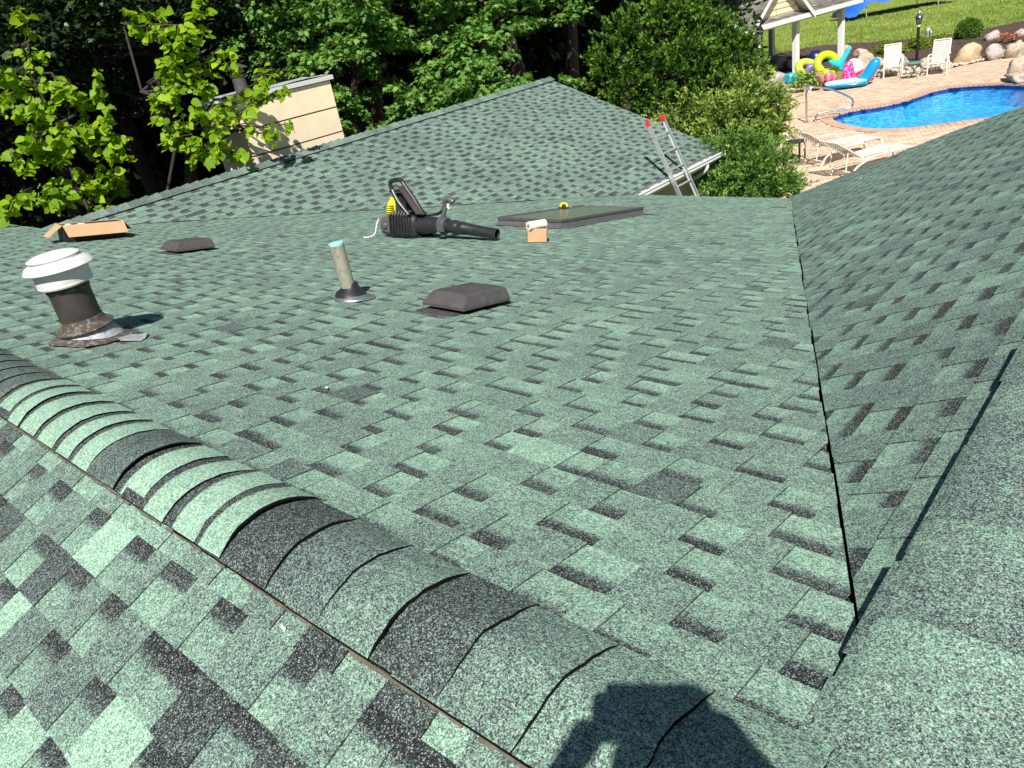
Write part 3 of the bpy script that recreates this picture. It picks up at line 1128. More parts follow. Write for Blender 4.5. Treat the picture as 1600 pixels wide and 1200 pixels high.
# rust-brown run-off lies on the near edge of the main ridge: dirt trapped in the joint
mb = MB()
x = 0.4
while x > -4.2:
    x2 = x - rgc.uniform(.02, .05)
    w = max(.001, rgc.gauss(.0035, .002))
    y = .505 - .001
    if w > .001:
        mb.face([(x, y - w, zA(y - w) + .0105), (x, y, zA(y) + .013), (x2, y, zA(y) + .013), (x2, y - w * rgc.uniform(.6, 1.3), zA(y - w) + .0105)])
    x = x2
mb.build('dirt_line', 'ridge_dirt', part_A, kind='stuff', label='brown dirt gathered along the edge of the ridge caps')

# ---- walls, eaves, gutter ----------------------------------------------------
mb = MB()
def wallq(a, b, z0a, z0b, zt=.0):
    mb.face([(a[0], a[1], GROUND), (b[0], b[1], GROUND), (b[0], b[1], z0b), (a[0], a[1], z0a)])
def wall(name, a, b, za, zb, th=.15, m_='wall_tan'):
    a, b = V((*a, 0)), V((*b, 0))
    d = (b - a).normalized()
    n = V((-d.y, d.x, 0)) * th
    k = MB()
    k.hexa([V((p.x, p.y, GROUND)) for p in (a, b, b + n, a + n)] + [V((p.x, p.y, z)) for p, z in ((a, za), (b, zb), (b + n, zb), (a + n, za))])
    return k.build(name, m_, house)
wall('wall', (-7.62, 13.3), (-7.62, 10.05), zC(-7.62) - .13, zC(-7.62) - .13)
wall('wall', (-11.1, 13.28), (-7.66, 13.28), zC(-11.1) - .14, zC(-7.66) - .14, -.15)
wall('wall', (-11.3, 13.28), (-14.7, 13.28), zC(-11.1) - .14, zC(-7.66) - .14, .15)
wall('wall', (-14.7, 3.3), (-14.7, 13.1), zC(-7.66) - .2, zC(-7.66) - .2, .15)
wall('wall', (-7.4, 10.02), (-4.4, 10.02), zB(10.2) - .13, zB(10.2) - .13, .15)
wall('wall', (-4.3, 10.0), (-.3, 7.7), zD(-4.2) - .13, zD(-.35) - .35, .15)
wall('wall', (3.3, 7.7), (3.3, -4.2), LE(3.3, 0).z - .13, LE(3.3, 0).z - .35, .15)
wall('wall', (3.3, -4.2), (-14.3, -4.2), zA(-4.2) - .13, zA(-4.2) - .13, .15)
wall('wall', (-14.3, -4.2), (-14.3, 3.0), zA(-4.2) - .13, zA(-4.2) - .13, -.15)
# gutter on the left wing's eave: back, floor and rolled front lip
mb = MB()
gx, gz = -7.255, zC(-7.25) - .03
sec = [(0, .02), (0, -.10), (.02, -.115), (.085, -.115), (.105, -.09), (.105, -.055), (.118, -.03), (.118, -.012), (.106, -.006), (.106, -.015), (.100, -.03), (.092, -.055), (.092, -.088), (.080, -.104), (.022, -.104), (.008, -.095), (.008, .02)]
y0, y1 = 10.42, 13.58
mb.loft([[V((gx + a, y, gz + b)) for a, b in sec] for y in (y0, y1)], True, True)
gut = mb.build('gutter', 'white_paint', house)
mb = MB()
mb.box((gx + .055, y1 + .004, gz - .055), (.125, .008, .125))
mb.build('end_cap', 'white_paint', gut)
mb = MB()
mb.box((gx - .016, 12.0, gz - .075), (.026, 3.2, .17))
mb.build('fascia', 'white_paint', house)
mb = MB()
mb.box((gx - .20, 11.95, gz - .170), (.40, 3.1, .02))
mb.build('soffit', 'soffit', house)
# white outlet elbow under the gutter's end, bending back to the wall
mb = MB()
pts = catmull([(gx + .06, 12.95, gz - .115), (gx + .06, 12.95, gz - .17), (gx + .01, 12.95, gz - .24), (gx - .13, 12.95, gz - .33), (gx - .25, 12.95, gz - .40), (gx - .29, 12.95, gz - .5), (gx - .29, 12.95, GROUND + .1)], 5)
mb.tube(pts, .042, 10)
mb.build('downspout', 'white_paint', house, smooth=True)
# barge boards on the far gable ends, drip edge on the main eave
for a, b in ((LC(CX, 13.60), LC(-7.2, 13.60)), (LF(-15.0, 13.60), LF(CX, 13.60))):
    mb = MB()
    mb.hexa([a + V((0, -.02, -.17)), a + V((0, .012, -.17)), b + V((0, .012, -.17)), b + V((0, -.02, -.17)), a + V((0, -.02, -.005)), a + V((0, .012, -.005)), b + V((0, .012, -.005)), b + V((0, -.02, -.005))])
    mb.build('barge_board', 'white_paint', house)
mb = MB()
mb.box((-5.88, EAVEY + .006, zB(EAVEY) - .085), (2.55, .02, .15))
mb.build('fascia', 'white_paint', house)

# ---- window in the left wing's wall behind the ladder --------------------------
mb = MB()
mb.box((-7.605, 11.75, .42), (.05, .95, 1.15))
wn_ = mb.build('window', 'white_paint', house)
for yy in (11.52, 11.98):
    mb = MB()
    mb.box((-7.576, yy, .42), (.012, .40, 1.0))
    mb.build('pane', 'skylight_glass', wn_)

# ---- chimney ---------------------------------------------------------------------
mb = MB()
mb.box((-12.52, 7.685, 2.35), (1.0, 1.85, 3.0))
chim = mb.build('chimney', 'siding_joint', house, label='boxed chimney clad in wide cream boards')
zz = [3.862, 3.405, 2.985, 2.56, 2.14, 1.7]
for a, b in zip(zz, zz[1:]):
    mb = MB()
    for (X0, X1, Y0, Y1) in ((-12.012, -11.992, 6.745, 8.625), (-13.05, -13.028, 6.745, 8.625), (-13.03, -12.01, 6.735, 6.757), (-13.03, -12.01, 8.613, 8.635)):
        ob = .012
        c = ((X0 + X1) / 2, (Y0 + Y1) / 2, (a + b) / 2 + .006)
        mb.box(c, (X1 - X0 + .0, Y1 - Y0, a - b - .024))
    mb.build('board', 'siding_cream', chim)
mb = MB()
mb.box((-12.52, 7.685, 3.905), (1.14, 2.0, .07))
ccap = mb.build('chimney_cap', 'white_weathered', chim)
mb = MB()
rgk = random.Random(9)
g = 9
def cz(i, j): return 3.943 + (.035 * math.sin(i * 1.3 + j * .7) + .03 * rgk.random()) * .45
gp = [[V((-13.05 + 1.07 * i / (g - 1), 6.72 + 1.93 * j / (g - 1), cz(i, j))) for j in range(g)] for i in range(g)]
for i in range(g - 1):
    for j in range(g - 1):
        mb.face([gp[i][j], gp[i + 1][j], gp[i + 1][j + 1], gp[i][j + 1]])
mb.build('mortar_crown', 'lead_grey', chim)
mb = MB()
mb.lathe([(.11, 3.92), (.11, 4.2), (.13, 4.2), (.13, 4.22), (.11, 4.22)], (-12.75, 7.35, 0), n=18)
mb.lathe([(.19, 4.31), (.20, 4.325), (.06, 4.40), (.01, 4.41)], (-12.75, 7.35, 0), n=18)
for q in range(4):
    mb.box((-12.75 + .1 * math.cos(q * 1.57), 7.35 + .1 * math.sin(q * 1.57), 4.27), (.02, .02, .12))
mb.build('flue_cowl', 'vent_brown', chim, smooth=True)

# ---- big flue stack on the main slope -----------------------------------------------
rgs = random.Random(2)
SX, SY = -4.115, 1.135
SZ = zB(SY) + .002
def slathe(m_, prof, c, **kw):
    m_.lathe([(r * .90, z * .83) for r, z in prof], c, **kw)


root = MB()
slathe(root, [(.175, .0), (.163, .02), (.142, .055), (.124, .09)], (SX, SY, SZ), n=30, wob=.015, rg=rgs)
stk = root.build('flue_stack', 'lead_grey', house, smooth=True, label='rusty black flue stack with white rain cap and crumbling mastic')
mb = MB()
slathe(mb, [(.105, .05), (.106, .2), (.106, .37)], (SX, SY, SZ), n=32)
mb.build('pipe', 'rust_steel', stk, smooth=True)
mb = MB()
slathe(mb, [(.150, .080), (.153, .088), (.120, .118), (.111, .135), (.108, .150)], (SX, SY, SZ), n=32, wob=.02, rg=rgs)
mb.build('storm_collar', 'old_mastic', stk, smooth=True)
mb = MB()
slathe(mb, [(.1075, .325), (.112, .338), (.108, .346)], (SX, SY, SZ), n=40, wob=.02, rg=rgs)
mb.build('mastic_ring', 'old_mastic', stk, smooth=True)
mb = MB()
slathe(mb, [(.118, .36), (.137, .362), (.141, .372), (.138, .382), (.141, .392), (.139, .405), (.139, .47), (.12, .475)], (SX, SY, SZ), n=40)
mb.build('cap_band', 'white_weathered', stk, smooth=True)
mb = MB()
slathe(mb, [(.14, .468), (.176, .463), (.179, .468), (.160, .495), (.128, .512), (.126, .522)], (SX, SY, SZ), n=40)
slathe(mb, [(.131, .523), (.133, .529), (.105, .543), (.06, .551), (.015, .554)], (SX - .004, SY - .004, SZ), n=40)
mb.build('rain_cap', 'white_weathered', stk, smooth=True)
mb = MB()
pts = []
for k in range(26):
    q = 2 * math.pi * k / 26
    r = .19 * rgs.uniform(.85, 1.13)
    pts.append((SX + r * math.cos(q), SY + r * math.sin(q)))
mb.faces([V((x, y, zB(y) + .0125)) for x, y in pts] + [V((SX + (x - SX) * .8, SY + (y - SY) * .8, zB(SY + (y - SY) * .8) + .03 + rgs.uniform(-.006, .006))) for x, y in pts], [(i, (i + 1) % 26, 26 + (i + 1) % 26, 26 + i) for i in range(26)] + [tuple(range(26, 52))])
mb.build('mastic_skirt', 'old_mastic', stk)
# loose scrap of flashing on the shingles beside it
mb = MB()
fx, fy = -3.93, 1.27
pl = [(-.10, -.05), (.02, -.07), (.11, -.01), (.07, .03), (-.01, .075), (-.03, .03), (-.11, .02)]
for x, y in [(0, 0)]:
    mb.faces([V((fx + a, fy + b, zB(fy + b) + .016 + .006 * math.sin(i * 2))) for i, (a, b) in enumerate(pl)] + [V((fx + a, fy + b, zB(fy + b) + .011)) for a, b in pl], [tuple(range(7)), tuple(range(13, 6, -1))] + [(i, i + 7, (i + 1) % 7 + 7, (i + 1) % 7) for i in range(7)])
o = mb.build('flashing_scrap', 'lead_grey', None)
tag(o, 'torn scrap of grey flashing lying right of the rusty flue stack', 'flashing')

# ---- soil pipe with rubber boot ------------------------------------------------------
PX, PY = -3.845, 2.515
PZ = zB(PY)
ax = (V((1, 0, 0)), V((0, 1, -SB)).normalized(), V((0, SB, 1)).normalized())
mb = MB()
mb.lathe([(.128, .008), (.126, .013), (.10, .022), (.085, .03)], V((PX + .02, PY + .01, PZ)), ax, n=28)
pipe = mb.build('vent_pipe', 'galvanised', house, smooth=True, label='upright grey plumbing vent pipe with verdigris rim')
mb = MB()
mb.lathe([(.096, .02), (.098, .03), (.085, .05), (.066, .062), (.060, .072), (.052, .08), (.047, .10), (.045, .105)], V((PX, PY, PZ)), ax, n=28)
mb.build('rubber_boot', 'rubber_black', pipe, smooth=True)
mb = MB()
mb.lathe([(.043, .03), (.043, .352)], (PX, PY, PZ), n=24, cap1=False)
mb.build('pipe', 'pipe_grey', pipe, smooth=True)
mb = MB()
mb.lathe([(.0435, .345), (.0445, .353), (.0435, .358), (.02, .357)], (PX, PY, PZ), n=24)
mb.build('pipe_rim', 'patina', pipe, smooth=True)


# ---- low box vents -------------------------------------------------------------------
def box_vent(cx, cy, label, rot=0.0):
    U = V((math.cos(rot), math.sin(rot), 0))
    Z = V((0, SB, 1)).normalized()
    U = (U - Z * U.dot(Z)).normalized()
    Dv = Z.cross(U)
    c = V((cx, cy, zB(cy)))
    f = lambda u, v, h: c + U * u + Dv * v + Z * h
    mb = MB()
    a, b = .165, .185
    # hood: sloping sides, flat top, rounded shoulders, low skirt
    def rect(u0, u1, v0, v1, h):
        return [f(u, v, h) for u, v in ((u0, v0), (u1, v0), (u1, v1), (u0, v1))]
    mb.loft([rect(-a, a, -b, b, .030), rect(-a, a, -b, b, .046), rect(-a * .80, a * .88, -b * .76, b * .94, .100), rect(-a * .75, a * .82, -b * .70, b * .88, .110)], False, True)
    o = mb.build('roof_vent', 'vent_brown', house, label=label)
    mb = MB()
    mb.box(f(0, 0, .045), (.22, .22, .07), (U, Dv, Z))
    mb.build('throat', 'asphalt_black', o)
    mb = MB()
    rg = random.Random(int(cx * 10))
    n = 9
    e = [f(-.165 + .30 * i / (n - 1), -.235 + rg.uniform(-.012, .008), .0105) for i in range(n)]
    mb.faces(e + [f(.135, .235, .0105), f(-.165, .235, .0105)], [tuple(range(n + 2))])
    mb.faces([p - Z * .004 for p in e] + e, [(i, i + 1, n + i + 1, n + i) for i in range(n - 1)])
    mb.build('flange', 'vent_brown', o)


box_vent(-3.065, 2.73, 'brown metal roof vent beside the upright grey pipe', .0)
box_vent(-7.14, 3.07, 'brown metal roof vent below the opened carton', .0)

# ---- skylight ------------------------------------------------------------------------
skc = V((-5.56, 6.86, 0))
rz = math.radians(2.5)
U = V((math.cos(rz), math.sin(rz), 0))
Z = V((0, SB, 1)).normalized()
U = (U - Z * U.dot(Z)).normalized()
Dv = Z.cross(U)
skc.z = zB(skc.y)
SF = lambda u, v, h: skc + U * u + Dv * v + Z * h
hw, hl = .435, .84
mb = MB()
for (u0, u1, v0, v1) in ((-hw, hw, -hl, -hl + .05), (-hw, hw, hl - .05, hl), (-hw, -hw + .05, -hl + .05, hl - .05), (hw - .05, hw, -hl + .05, hl - .05)):
    mb.hexa([SF(u, v, h) for h in (0, .092) for u, v in ((u0, v0), (u1, v0), (u1, v1), (u0, v1))])
skl = mb.build('skylight', 'bronze_frame', house, label='flat rectangular skylight with grey frame and greenish glass')
mb = MB()
mb.hexa([SF(u, v, h) for h in (.07, .086) for u, v in ((-hw + .05, -hl + .05), (hw - .05, -hl + .05), (hw - .05, hl - .05), (-hw + .05, hl - .05))])
mb.build('pane', 'skylight_glass', skl)
mb = MB()
for s in (-1, 1):
    mb.hexa([SF(s * (hw + .004) + q[0] * .006, q[1], q[2]) for q in ((-1, -hl, .075), (1, -hl, .075), (1, hl, .075), (-1, hl, .075), (-1, -hl, .099), (1, -hl, .099), (1, hl, .099), (-1, hl, .099))])
mb.hexa([SF(q[0], -hl - .004 + q[1] * .006, q[2]) for q in ((-hw, -1, .07), (hw, -1, .07), (hw, 1, .07), (-hw, 1, .07), (-hw, -1, .099), (hw, -1, .099), (hw, 1, .099), (-hw, 1, .099))])
mb.build('cladding_rim', 'grey_plastic', skl)
mb = MB()
for (u0, u1, v0, v1) in ((-hw - .02, hw + .02, -hl - .03, -hl), (-hw - .02, -hw, -hl, hl), (hw, hw + .05, -hl, hl), (-hw - .05, hw + .10, hl, hl + .06)):
    mb.face([SF(u, v, .0112) for u, v in ((u0, v0), (u1, v0), (u1, v1), (u0, v1))])
mb.build('flashing', 'bronze_frame', skl)

# ================================================================== THINGS ON THE ROOF
def roof_frame(xdir):
    """right-handed frame lying on the main slope with x along xdir"""
    Zr = V((0, SB, 1)).normalized()
    X = V(xdir)
    X = (X - Zr * X.dot(Zr)).normalized()
    Y = Zr.cross(X)
    return Matrix((X, Y, Zr)).transposed().to_quaternion()


def on_B(x, y, h=.009):
    return V((x, y, zB(y) + h))


# ---- backpack leaf blower (own frame: x towards the nozzle, y away from the camera, z up)
bl = empty('leaf_blower', on_B(-6.09, 4.70), 'black backpack leaf blower with yellow engine cover lying on the roof', 'leaf blower', rot=roof_frame((.95, .31, 0)))


def bpart(name, m_, smooth=False):
    def deco(fn):
        k = MB()
        fn(k)
        return k.build(name, m_, bl, smooth=smooth)
    return deco


def ring4(x, y0, y1, z0, z1, ch=.03):
    return [V((x, a, b)) for a, b in ((y0 + ch, z0), (y1 - ch, z0), (y1, z0 + ch), (y1, z1 - ch), (y1 - ch, z1), (y0 + ch, z1), (y0, z1 - ch), (y0, z0 + ch))]


@bpart('fuel_tank', 'grey_plastic', True)
def _(k):
    k.loft([ring4(-.24, .06, .26, .06, .17), ring4(-.215, .03, .3, .035, .205), ring4(-.06, .02, .32, .01, .22)], True, True)
    k.lathe([(.03, 0), (.032, .02), (.025, .025)], (-.16, .03, .12), (V((1, 0, 0)), V((0, 0, 1)), V((0, -1, 0))), n=14)


@bpart('fan_housing', 'black_plastic', True)
def _(k):
    k.loft([ring4(-.085, .0, .32, .01, .24), ring4(-.06, -.04, .34, .0, .25), ring4(.23, -.05, .34, .0, .235), ring4(.26, -.03, .30, .02, .22)], True, True)


for i in range(8):
    k = MB()
    x = -.05 + i * .036
    k.loft([ring4(x, -.058, .30, .02, .244), ring4(x + .016, -.062, .30, .012, .250)], True, True)
    k.build('cooling_rib', 'black_plastic', bl)
for i in range(6):
    k = MB()
    x = -.02 + i * .034
    k.tube(catmull([(x, -.03, .235), (x + .012, -.01, .268), (x + .03, .06, .272), (x + .04, .12, .25)], 4), .0075, 6)
    k.build('guard_loop', 'grey_plastic', bl, smooth=True)


@bpart('outlet_elbow', 'black_plastic', True)
def _(k):
    rings = []
    for x, yc, zc, ry, rz_ in ((.25, .10, .125, .135, .105), (.33, .08, .128, .115, .098), (.42, .05, .135, .09, .085), (.50, .03, .140, .074, .074), (.545, .02, .14, .07, .07)):
        rings.append([V((x, yc + ry * math.cos(q), zc + rz_ * math.sin(q))) for q in [2 * math.pi * j / 18 for j in range(18)]])
    k.loft(rings, True, True)


TA = V((1, -.10, -.115)).normalized()
TB0 = V((.54, .02, .14))
TYv = V((0, 1, 0)) - TA * TA.y
TYv.normalize()
TZv = TA.cross(TYv)
TAX = (TYv, TZv, TA)


@bpart('tube_clamp', 'grey_plastic', True)
def _(k):
    k.lathe([(.066, -.012), (.083, -.010), (.085, .015), (.076, .02), (.076, .045), (.085, .05), (.085, .075), (.066, .078)], TB0, TAX, n=20)
    k.cbox(TB0 + TA * .03 + V((0, -.07, -.03)), (.085, .03, .07), .006)
    k.cbox(TB0 + TA * .03 + V((.0, -.02, -.095)), (.05, .04, .05), .006)


@bpart('blower_tube', 'black_plastic', True)
def _(k):
    k.lathe([(.062, .06), (.066, .15), (.071, .17), (.071, .20), (.064, .215), (.063, .24), (.068, .25), (.067, .29), (.062, .30), (.052, .58), (.0535, .60), (.0535, .68), (.047, .68), (.044, .66), (.04, .5)], TB0, TAX, n=24, cap1=True)


@bpart('throttle_handle', 'grey_plastic', True)
def _(k):
    b = TB0 + TA * .03
    k.tube(catmull([b + V((.0, -.01, .06)), b + V((.015, -.01, .12)), b + V((.035, -.01, .19)), b + V((.05, -.01, .235))], 4), [.026] * 4 + [.024] * 4 + [.022] * 4 + [.024], 10)
    k.tube(catmull([b + V((.02, -.01, .235)), b + V((.06, -.01, .262)), b + V((.11, -.01, .25)), b + V((.135, -.012, .225))], 4), [.022] + [.032] * 6 + [.034] * 5 + [.018], 12)


k = MB()
k.tube([TB0 + V((.105, -.02, .215)), TB0 + V((.10, -.02, .18)), TB0 + V((.12, -.02, .165))], .013, 8)
k.build('trigger', 'roll_white', bl, smooth=True)
k = MB()
k.tube(catmull([(.30, .12, .24), (.42, .14, .235), (.52, .10, .28), (.57, .03, .33)], 5), .016, 8)
k.build('throttle_cable', 'black_plastic', bl, smooth=True)
# upright back frame leaning back over the engine
bl.scale = (.94, .94, .94)
BT = [V((-.055, .02, .56)), V((.115, .0, .575))]
BB = [V((.05, .10, .23)), V((.33, .02, .235))]


@bpart('back_frame', 'black_plastic', True)
def _(k):
    k.tube([BB[0], BB[0].lerp(BT[0], .5) + V((-.012, 0, 0)), BT[0]], [.026, .024, .022], 8)
    k.tube([BB[1], BB[1].lerp(BT[1], .5) + V((.012, 0, 0)), BT[1]], [.030, .026, .022], 8)
    k.tube(catmull([BT[0], BT[0] + V((.03, 0, .025)), BT[1] + V((-.03, 0, .022)), BT[1]], 4), .024, 8)
    k.tube([BT[0] + V((.0, 0, -.08)), BT[1] + V((.03, 0, -.08))], .017, 8)
    # moulded back plate behind the rails
    q = [BB[0] + V((0, .05, .0)), BB[1] + V((0, .05, 0)), BT[1] + V((.03, .05, -.10)), BT[0] + V((.02, .05, -.10))]
    k.hexa([p for p in q] + [p + V((0, .03, .0)) for p in q])


k = MB()
k.hexa([V(p) for p in ((.275, -.035, .25), (.345, -.03, .25), (.345, .01, .25), (.275, .01, .25), (.075, -.045, .535), (.135, -.045, .535), (.135, .0, .535), (.075, .0, .535))])
k.build('shoulder_strap', 'pad_fabric', bl)
k = MB()
k.tube(catmull([BT[0] + V((.05, -.03, -.06)), (.06, -.03, .40), (.13, -.04, .32), (.20, -.05, .25)], 5), .016, 6, squash=.5)
k.build('shoulder_strap', 'grey_plastic', bl, smooth=True)


@bpart('engine_cover', 'yellow_plastic', True)
def _(k):
    k.loft([ring4(-.145, .05, .27, .20, .30, .04), ring4(-.12, .02, .29, .20, .37, .05), ring4(-.085, .02, .30, .20, .415, .05), ring4(-.03, .03, .30, .2, .425, .05), ring4(.0, .05, .28, .22, .39, .05)], True, True)


for i in range(4):
    k = MB()
    k.box((-.072, .0185, .262 + i * .022), (.095, .004, .008))
    k.build('cooling_slot', 'black_plastic', bl)
k = MB()
k.loft([ring4(-.005, .02, .31, .21, .43, .05), ring4(.05, .02, .31, .21, .44, .05), ring4(.10, .05, .28, .21, .38, .05)], True, True)
k.build('engine_shroud', 'black_plastic', bl, smooth=True)
k = MB()
k.tube(catmull([(-.235, .03, .19), (-.245, .0, .14), (-.25, -.02, .08), (-.27, -.03, .03), (-.33, -.05, .004), (-.39, -.06, .002)], 5), .006, 6)
k.build('pull_cord', 'cord_white', bl, smooth=True)
for yy in (.0, .26):
    k = MB()
    k.cbox((.14, yy + .02, .004), (.30, .03, .03), .01)
    k.build('foot_rail', 'black_plastic', bl)


# ---- open cartons ---------------------------------------------------------------------
def flap(mb, a, b, out, ln, th=.006):
    a, b, out = V(a), V(b), V(out).normalized()
    e = (b - a).normalized() * .012
    n = out.cross(b - a).normalized() * th
    q = [a, b, b - e + out * ln, a + e + out * ln]
    mb.hexa(q + [p + n for p in q])


cb = empty('cardboard_carton', on_B(-9.30, 3.02, .010), 'long opened cardboard carton with its flaps bent down', 'carton', rot=roof_frame((.10, 1.0, 0)))
L_, W_, H_ = .31, .135, .17
k = MB()
for (a0, a1, b0, b1) in ((-L_, L_, -W_, -W_ + .006), (-L_, L_, W_ - .006, W_), (-L_, -L_ + .006, -W_ + .006, W_ - .006), (L_ - .006, L_, -W_ + .006, W_ - .006)):
    k.box(((a0 + a1) / 2, (b0 + b1) / 2, H_ / 2 + .003), (a1 - a0, b1 - b0, H_ - .006))
k.box((0, 0, .004), (2 * L_, 2 * W_, .006))
k.build('tray', 'box_print_black', cb)
for a, b, o_, ln in (((-L_, -W_, H_), (L_, -W_, H_), (0, -.62, -.5), .185), ((L_, W_, H_), (-L_, W_, H_), (0, .8, -.2), .16), ((-L_, W_, H_), (-L_, -W_, H_), (-.72, 0, -.55), .19), ((L_, -W_, H_), (L_, W_, H_), (.6, 0, -.75), .13)):
    k = MB()
    flap(k, a, b, o_, ln)
    k.build('flap', 'cardboard', cb)
k = MB()
rgp = random.Random(4)
g = [[V((-L_ + .02 + .25 * i / 7, -W_ + .015 + .24 * j / 5, H_ - .02 + rgp.uniform(-.018, .03))) for j in range(6)] for i in range(8)]
for i in range(7):
    for j in range(5):
        k.face([g[i][j], g[i + 1][j], g[i + 1][j + 1], g[i][j + 1]])
k.build('plastic_wrap', 'plastic_wrap', cb, smooth=True)

sb = empty('cardboard_box', on_B(-4.585, 5.10, .010), 'small open cardboard box standing in front of the skylight', 'box', rot=roof_frame((.79, .61, 0)))
k = MB()
for (a0, a1, b0, b1) in ((-.085, .085, -.05, -.045), (-.085, .085, .045, .05), (-.085, -.08, -.045, .045), (.08, .085, -.045, .045)):
    k.box(((a0 + a1) / 2, (b0 + b1) / 2, .063), (a1 - a0, b1 - b0, .122))
k.box((0, 0, .003), (.17, .1, .004))
k.build('box_body', 'cardboard', sb)
for a, b, o_, ln in (((-.085, .05, .125), (-.085, -.05, .125), (-.35, 0, .9), .055), ((.085, -.05, .125), (.085, .05, .125), (.10, .0, -.99), .085), ((.085, .05, .125), (-.085, .05, .125), (0, .25, .9), .055)):
    k = MB()
    flap(k, a, b, o_, ln, .004)
    k.build('flap', 'cardboard', sb)
q = roof_frame((.95, .31, 0))
rl = empty('sealant_roll', on_B(-4.585, 5.10, .010), 'pale paper roll lying across the small open box', 'roll', rot=roof_frame((.79, .61, 0)))
k = MB()
ax_ = V((.80, .60, .05)).normalized()
ay_ = V((0, 0, 1)).cross(ax_).normalized()
fr = (ay_, ax_.cross(ay_), ax_)
k.lathe([(.016, -.092), (.040, -.092), (.0405, -.085), (.0405, .085), (.040, .09), (.016, .09)], (-.005, -.0, .152), fr, n=22, cap0=False, cap1=False)
k.build('wound_paper', 'roll_white', rl, smooth=True)
k = MB()
k.lathe([(.0165, -.089), (.0165, .088)], (-.005, -.0, .152), fr, n=14)
k.build('core', 'cardboard_dark', rl, smooth=True)

tm = empty('tape_measure', SF(-.40, .36, .0995), 'yellow and black tape measure resting on the skylight frame', 'tape measure', rot=roof_frame((.75, .66, 0)))
k = MB()
tm.scale = (1.4, 1.4, 1.4)
prof = [(-.042, 0), (.045, 0), (.047, .02), (.040, .045), (.022, .06), (-.012, .063), (-.036, .05), (-.046, .025)]
k.loft([[V((a * .8, y, b * .8)) for a, b in prof] for y in (-.02, .02)], True, True)
k.build('case', 'tape_yellow', tm)
k = MB()
for y in (-.022, .022):
    k.loft([[V((a * .8 * .55, y - .004, b * .5 + .004)) for a, b in prof], [V((a * .8 * .55, y + .004, b * .5 + .004)) for a, b in prof]], True, True)
k.cbox((.0, 0, .006), (.09, .046, .012), .004)
k.build('grip', 'rubber_black', tm)
k = MB()
k.box((.055, 0, .012), (.02, .018, .002))
k.box((.064, 0, .005), (.002, .02, .016))
k.build('tape_hook', 'aluminium', tm)

# ---- extension ladder leaning on the gutter ------------------------------------------------
ld = empty('extension_ladder', (-5.98, 11.77, GROUND), 'aluminium extension ladder with red tips leaning on the white gutter', 'ladder')
LBT = V((-5.98, 11.52, GROUND))
lean = V((-.42, 0, 1)).normalized()
top_len = (2.30 - GROUND) / lean.z
ly = V((0, 1, 0))
lx = ly.cross(lean).normalized()
for dy in (0, .485):
    k = MB()
    sec = [(-.013, -.036), (.013, -.036), (.013, -.030), (-.007, -.030), (-.007, .030), (.013, .030), (.013, .036), (-.013, .036)]
    s = 1 if dy == 0 else -1
    k.loft([[LBT + ly * (dy + s * a) + lx * b + lean * t for a, b in (sec if s > 0 else sec[::-1])] for t in (0.05, top_len)], True, True)
    k.build('rail', 'aluminium', ld)
    k = MB()
    k.cbox(LBT + ly * dy + lean * (top_len + .012), (.034, .082, .09), .006, (ly, lx, lean))
    k.build('end_cap', 'red_plastic', ld)
    k = MB()
    k.cbox(LBT + ly * dy + lean * .03, (.06, .11, .06), .01, (ly, lx, lean))
    k.build('foot_pad', 'rubber_black', ld)
t = top_len - .235
while t > .15:
    k = MB()
    k.tube([LBT + ly * .007 + lean * t, LBT + ly * .478 + lean * t], .017, 10)
    k.build('rung', 'aluminium', ld, smooth=True)
    for yy in (-.014, .499):
        kk = MB()
        kk.lathe([(.010, -.001), (.010, .003)], LBT + ly * yy + lean * t, (lx, lean, ly), n=10)
        kk.build('rung_plug', 'grey_plastic', ld)
    t -= .305

# ---- small litter on the shingles -----------------------------------------------------------
def litter(name, m_, x, y, zf, size, lab, cat, seed):
    rg = random.Random(seed)
    k = MB()
    n = 7
    pts = []
    for i in range(n):
        q = 2 * math.pi * i / n
        r = size * rg.uniform(.55, 1.1)
        xx, yy = x + r * math.cos(q), y + r * .45 * math.sin(q)
        pts.append(V((xx, yy, zf(xx, yy) + .012 + rg.uniform(0, .006))))
    c = V((x, y, zf(x, y) + .016))
    k.faces(pts + [c] + [p - V((0, 0, .0015)) for p in pts], [(i, (i + 1) % n, n) for i in range(n)] + [tuple(range(2 * n, n, -1))])
    tag(k.build(name, m_), lab, cat)


fB = lambda x, y: zB(y)
fA = lambda x, y: zA(y)
fD = lambda x, y: zD(x)
fE = lambda x, y: DZ - SE * abs(x - RX) + .016
litter('dry_leaf', 'dry_leaf_pale', -2.41, 1.363, fB, .016, 'pale dry leaf scrap on the main slope left of centre', 'leaf', 1)
litter('dry_leaf', 'dry_leaf', -.16, 1.47, fE, .009, 'brown dry leaf bit on the right ridge cap', 'leaf', 2)
litter('dry_leaf', 'dry_leaf', -1.02, 2.28, fD, .020, 'narrow brown scrap in the valley right of centre', 'leaf', 3)
litter('paper_chip', 'chip_white', -1.30, .47, fA, .010, 'curled white chip on the near slope beside the charcoal ridge cap', 'chip', 4)
litter('paper_chip', 'chip_white', -3.05, 8.9, fD, .022, 'tiny white chip high on the right slope near its far edge', 'chip', 5)
litter('paper_chip', 'chip_white', -3.35, 8.1, fD, .020, 'tiny white chip on the right slope above the valley', 'chip', 6)

